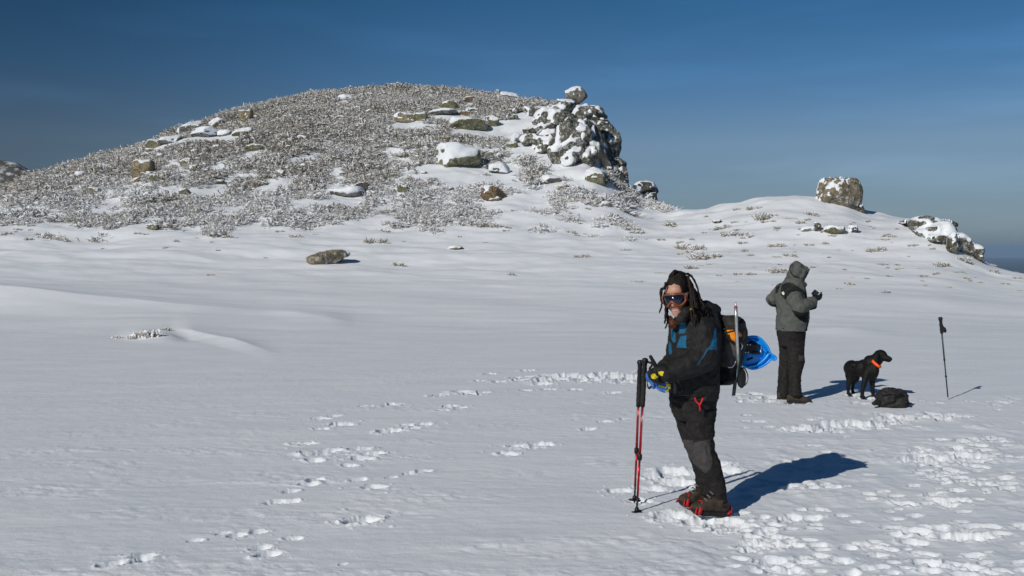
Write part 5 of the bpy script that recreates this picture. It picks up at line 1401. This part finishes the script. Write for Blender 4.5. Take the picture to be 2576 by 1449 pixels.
tm.loft([mring(212, 450, 640, .17), mring(212, 444, 690, .17), mring(220, 442, 750, .15), mring(232, 440, 800, .12)], 22)
tm.loft([mring(*q, p=2.2) for q in [(290, 442, 770, .10, 11.92), (300, 444, 860, .095, 11.9), (305, 448, 940, .088, 11.88), (308, 428, 1000, .082, 11.87), (310, 415, 1060, .08, 11.86), (312, 408, 1140, .082, 11.85), (310, 414, 1215, .088, 11.85), (312, 408, 1240, .085, 11.85)]], 18)
tm.loft([mring(*q, p=2.2) for q in [(220, 370, 770, .10, 12.08), (232, 345, 860, .095, 12.08), (230, 330, 950, .088, 12.08), (222, 318, 1040, .082, 12.08), (216, 312, 1120, .082, 12.08), (210, 310, 1200, .085, 12.08), (208, 306, 1246, .085, 12.08)]], 18)
V, Fq = tm.fuse(.010, 4); V = creases(V, Fq, .010, 8, 123, stretch=(1, 1, 1.8))
mi = panels(V, Fq, 3, [(1, [(395, 892), (444, 890), (440, 935), (396, 932)])])
part('trousers', V, Fq, [M_CHAR, M_KNEE], man, matidx=mi)
def mboot(heel, toe, Y, low):
    b = Blob()
    h, t = A(P(3, *heel, Y)), A(P(3, *toe, Y - .06)); h[2] = t[2] = low; d = t - h; L = np.linalg.norm(d); d /= L; sd_ = np.cross(UP, d)
    b.loft([(h + d * L * q + UP * (hh + .012), UP * hh, sd_ * w, 2.6) for q, w, hh in [(0, .03, .035), (.12, .042, .048), (.35, .045, .052), (.55, .046, .042), (.75, .050, .032), (.92, .04, .024), (1.0, .018, .013)]], 16)
    b.cap(h + d * L * .28 + UP * .08, h + d * L * .28 + UP * .15, .048, .044)
    V, Fq = b.fuse(.008, 3); o = part('boot', V, Fq, M_BOOT, man)
    s = [(h + d * L * q + UP * .016, UP * .014, sd_ * w, 3.5) for q, w in [(-.01, .025), (.1, .046), (.4, .046), (.75, .053), (.94, .042), (1.02, .016)]]
    part('sole', *Blob().loft(s, 16).raw(), M_SOLE, o)
zA, zB = gz(3.35, 11.9) - .01, gz(3.25, 12.05) - .01
mboot((292, 1290), (505, 1292), 11.88, zA); mboot((205, 1270), (400, 1270), 12.08, zB)
# body under the clothes: head turned down inside the hood
bm_ = Blob(); hc_ = A(P(3, 400, 160, 11.99)); bm_.ell(hc_, .075, .07, .095); bm_.ell(P(3, 415, 185, 11.99), .05, .055, .055); bm_.cap(P(3, 425, 165, 11.98), P(3, 437, 178, 11.98), .010, .012); bm_.cap(hc_ + A((-.02, 0, -.06)), A(P(3, 350, 300, 12.0)), .05, .07)
bm_.chain([A(P(3, 350, 300, 12.0)), A(P(3, 335, 480, 12.0)), A(P(3, 330, 720, 12.0))], [.08, .1, .1]).chain([A(P(3, 350, 300, 12.0)), sR, eR, wR_], [.05, .05, .045, .035]).chain([A(P(3, 350, 300, 12.0)), sL, eL, wL_], [.05, .05, .045, .035])
bm_.chain([A(P(3, 340, 720, 11.95)), A(P(3, 375, 960, 11.88)), A(P(3, 362, 1200, 11.86))], [.08, .055, .045]).chain([A(P(3, 300, 720, 12.05)), A(P(3, 280, 960, 12.08)), A(P(3, 262, 1200, 12.08))], [.08, .055, .045])
V, Fq = bm_.fuse(.009, 3); part('body', V, Fq, M_SKIN, man)
# gloves
g = Blob(); g.ell(P(3, 540, 388, 11.80), .042, .028, .040); g.chain([wR_, A(P(3, 530, 402, 11.80))], [.045, .042])
for k, (a, b, c_) in enumerate([((560, 372), (582, 360), (592, 340)), ((566, 385), (588, 376), (597, 358)), ((562, 396), (584, 392), (594, 378)), ((552, 404), (574, 402), (584, 390))]):
    g.chain([P(3, *a, 11.785 + .012 * k), P(3, *b, 11.78 + .014 * k), P(3, *c_, 11.79 + .014 * k)], [.0125, .012, .010], n=10)
g.chain([P(3, 525, 375, 11.79), P(3, 520, 356, 11.785), P(3, 528, 342, 11.785)], [.015, .0135, .011], n=10)
V, Fq = g.fuse(.0055, 3); part('glove', V, Fq, M_BLACK, man)
g = Blob(); g.ell(P(3, 512, 470, 12.25), .035, .025, .03); g.chain([wL_, A(P(3, 420, 470, 12.33)), A(P(3, 500, 470, 12.26))], [.045, .042, .036])
for k, (a, b, c_) in enumerate([((525, 462), (540, 458), (549, 452)), ((526, 468), (542, 466), (550, 460)), ((524, 474), (540, 474), (548, 468)), ((518, 480), (534, 480), (542, 475))]):
    g.chain([P(3, *a, 12.24 + .012 * k), P(3, *b, 12.235 + .012 * k), P(3, *c_, 12.24 + .012 * k)], [.0115, .011, .0095], n=10)
g.chain([P(3, 510, 462, 12.23), P(3, 522, 450, 12.225), P(3, 532, 446, 12.23)], [.013, .012, .010], n=10)
V, Fq = g.fuse(.0055, 3); part('glove', V, Fq, M_BLACK, man)
# camera in the raised hand
camt = empty('camera', P(3, 538, 345, 11.78), 'small black compact camera in the raised glove of the hooded person', 'camera')
q = [P(3, 504, 350, 11.78), P(3, 534, 315, 11.78), P(3, 572, 342, 11.78), P(3, 545, 375, 11.78)]
def inset(q, s): c_ = sum((Vector(p) for p in q), Vector()) / 4; return [c_ + (Vector(p) - c_) * s for p in q]
def bevelbox(q, th, nrm):
    nrm = A(nrm); nrm /= np.linalg.norm(nrm); secs = []
    for s_, o_ in ((.86, -th / 2), (1, -th / 2 + .006), (1, th / 2 - .006), (.86, th / 2)): secs.append([A(p) + nrm * o_ for p in inset(q, s_)])
    V = np.concatenate(secs); Fq = [[3, 2, 1, 0], [12, 13, 14, 15]]
    for i in range(3):
        for k in range(4): Fq.append([i * 4 + k, i * 4 + (k + 1) % 4, i * 4 + 4 + (k + 1) % 4, i * 4 + 4 + k])
    return V, Fq
part('camera_body', *bevelbox(q, .03, (.15, -1, .1)), M_PLASTIC, camt, smooth=False)
part('screen', *prism([A(p) + A((.0025, -.0165, .0016)) for p in inset(q, .62)], (.15, -1, .1), .003), M_LENS, camt, smooth=False)
part('lens', *tube([P(3, 538, 346, 11.80), P(3, 538, 346, 11.825)], [.022, .019], 14), M_PLASTIC, camt)

# ------------------------------------------------------------------ the dog
dog = empty('dog', P(3, 950, 1250, 12.25), 'black short haired dog standing in profile wearing a bright orange band', 'dog')
D = Blob()
k = .00142
D.ell(P(3, 858, 995, 12.46), .105, .085, .105)                      # croup
D.ell(P(3, 905, 992, 12.38), .13, .085, .092); D.ell(P(3, 935, 968, 12.33), .13, .07, .05)                       # loin
D.ell(P(3, 965, 998, 12.28), .12, .10, .118)                        # barrel
D.ell(P(3, 1025, 1005, 12.18), .095, .098, .140)                    # deep chest
D.ell(P(3, 1052, 1010, 12.12), .055, .07, .095)                     # breastbone
D.chain([A(P(3, 1025, 945, 12.18)), A(P(3, 1060, 930, 12.15)), A(P(3, 1095, 892, 12.12))], [.098, .080, .072])
D.ell(P(3, 1106, 880, 12.11), .080, .066, .068)                     # skull
D.ell(P(3, 1128, 872, 12.09), .045, .05, .04)                       # brow
D.chain([A(P(3, 1135, 898, 12.08)), A(P(3, 1165, 908, 12.05)), A(P(3, 1187, 914, 12.03))], [.045, .037, .030])   # muzzle
D.chain([A(P(3, 1140, 915, 12.08)), A(P(3, 1180, 928, 12.04))], [.028, .022])
D.ell(P(3, 1193, 908, 12.02), .014, .016, .013)
# hind legs: thigh, stifle forward, hock back, pastern upright
def hind(hip, kn, hk, ps, pw, Y0, Y1):
    D.chain([A(P(3, *hip, Y0)), A(P(3, *kn, (Y0 + Y1) / 2)), A(P(3, *hk, Y1))], [.080, .048, .025])
    D.chain([A(P(3, *hk, Y1)), A(P(3, *ps, Y1)), A(P(3, *pw, Y1))], [.024, .020, .021])
    D.chain([A(P(3, *pw, Y1)), A(P(3, pw[0] + 14, pw[1] + 6, Y1 - .03))], [.024, .022], flat=.9)
hind((848, 1010), (846, 1082), (822, 1140), (826, 1185), (826, 1214), 12.42, 12.40)
hind((880, 1015), (893, 1075), (868, 1130), (862, 1175), (862, 1203), 12.50, 12.55)
def fore(sh, el, wr, pw, Y):
    D.chain([A(P(3, *sh, Y + .03)), A(P(3, *el, Y + .01)), A(P(3, *wr, Y)), A(P(3, *pw, Y))], [.062, .038, .025, .022])
    D.chain([A(P(3, *pw, Y)), A(P(3, pw[0] + 15, pw[1] + 5, Y - .03))], [.026, .024])
fore((990, 1040), (968, 1105), (950, 1185), (944, 1243), 12.12)
fore((1040, 1040), (1034, 1105), (1037, 1185), (1045, 1240), 12.20)
# tail, hanging
D.chain([A(P(3, 830, 950, 12.52)), A(P(3, 814, 1000, 12.55)), A(P(3, 812, 1060, 12.56)), A(P(3, 818, 1105, 12.56))], [.032, .026, .021, .012])
V, Fq = D.fuse(.0085, 5, .5)
V = creases(V, Fq, .003, 22, 141, sharp=False)
db = part('body', V, Fq, M_DOG, dog)
for Y, dx in ((12.045, 0), (12.165, 10)):
    e = Blob(); e.chain([A(P(3, 1082 + dx, 862, Y + .01)), A(P(3, 1076 + dx, 888, Y - .008)), A(P(3, 1084 + dx, 915, Y - .012))], [.022, .030, .014], flat=.45, side=(1, 0, 0)); V, Fq = e.fuse(.006, 3); part('ear', V, Fq, M_DOG, dog)
for Y, dx in ((12.035, 0),): part('eye', *Blob().ell(P(3, 1151, 884, 12.035), .009, .008, .008).raw(), M_LENS, dog)
part('nose', *Blob().ell(P(3, 1196, 908, 12.012), .012, .014, .010).raw(), M_PLASTIC, dog)
# orange band round the neck, worn low in front
c0, c1_ = A(P(3, 1012, 903, 12.20)), A(P(3, 1104, 982, 12.08)); cc = (c0 + c1_) / 2; ax1 = (c1_ - c0) / 2; ax2 = A((.03, .108, .01)) * .95; nn_ = np.cross(ax1, ax2); nn_ /= np.linalg.norm(nn_)
ringp = [cc + ax1 * math.cos(t) * 1.03 + ax2 * math.sin(t) for t in np.linspace(0, 2 * math.pi, 41)]
co = part('collar', *strap(ringp, .032, .008, [nn_] * 41), M_COLLAR, dog)
part('collar_ring', *tube([A(P(3, 1103 + 9 * math.cos(t), 985 + 8 * math.sin(t), 12.06)) for t in np.linspace(0, 6.283, 14, endpoint=False)], .0028, 6, close=True), M_STEEL, co)
lowd = min((v.co.z for v in db.data.vertices)) + dog.location.z
dog.location.z += gz(3.9, 12.2) - .015 - lowd if abs(gz(3.9, 12.2) - lowd) < .2 else 0

# ------------------------------------------------------------------ pack lying on the snow, pole stuck beside it
bag = empty('backpack', P(3, 1205, 1335, 11.5), 'black backpack lying on the snow in front of the dog', 'backpack')
b = Blob()
def B3(x, y, Y=11.55): return A(P(3, x, y, Y))
b.loft([(B3(1205, 1322), A((.20, .02, 0)) * .84, A((-.01, .15, 0)), 2.6), (B3(1207, 1290), A((.20, .02, 0)) * .90, A((-.01, .16, 0)), 2.7), (B3(1207, 1245), A((.20, .02, 0)) * .88, A((-.01, .155, 0)), 2.6), (B3(1205, 1205), A((.20, .02, 0)) * .74, A((-.01, .13, 0)), 2.5), (B3(1208, 1186), A((.20, .02, 0)) * .52, A((-.01, .10, 0)), 2.2)], 24)
b.cap(B3(1140, 1225, 11.46), B3(1205, 1262, 11.41), .035, .045); b.cap(B3(1160, 1192, 11.50), B3(1290, 1215, 11.50), .035, .05); b.cap(B3(1130, 1305, 11.46), B3(1280, 1310, 11.44), .05, .055); b.ell(B3(1190, 1270, 11.42), .09, .05, .06)
V, Fq = b.fuse(.008, 3); V = creases(V, Fq, .022, 9, 151); V = creases(V, Fq, .006, 26, 152)
part('pack_body', V, Fq, M_PACKB, bag)
part('lid_zip', *tube(spline([B3(1120, 1235, 11.42), B3(1180, 1222, 11.385), B3(1250, 1240, 11.385), B3(1310, 1232, 11.43)], 14), .005, 6), M_PLASTIC, bag)
part('hip_strap', *strap(spline([B3(1120, 1305, 11.45), B3(1085, 1295, 11.42), B3(1050, 1306, 11.40), B3(1040, 1318, 11.40)], 12), [.05] * 8 + [.045, .04, .03, .02], .02, (0, .5, 1)), M_PACKB, bag)
part('hip_strap', *strap(spline([B3(1300, 1315, 11.45), B3(1335, 1300, 11.44), B3(1362, 1322, 11.42)], 10), [.045] * 7 + [.035, .03, .02], .018, (0, .5, 1)), M_PACKB, bag)
part('haul_loop', *tube(spline([B3(1190, 1188, 11.48), B3(1200, 1172, 11.48), B3(1222, 1172, 11.48), B3(1235, 1188, 11.48)], 12), .007, 6), M_PLASTIC, bag)
part('buckle', *prism([B3(1320, 1290, 11.40), B3(1345, 1285, 11.40), B3(1348, 1300, 11.40), B3(1324, 1306, 11.40)], (0, -1, .2), .012), M_PLASTIC, bag)

pole = walking_pole('trekking_pole', P(3, 1626, 553, 12.05), P(3, 1694, 1272, 12.02), 'single dark trekking pole stuck upright in the snow on the right, its strap dangling', None, red=False, s=1.15, grip=.17, basket=False)
st = spline([P(3, 1632, 580, 12.02), P(3, 1645, 625, 12.0), P(3, 1668, 668, 12.0), P(3, 1660, 682, 12.0), P(3, 1642, 650, 12.01), P(3, 1634, 610, 12.02)], 20)
part('wrist_strap', *strap(st, [.012] * 6 + [.034] * 8 + [.012] * 6, .006, (1, .2, -.4)), M_GRIP, pole)
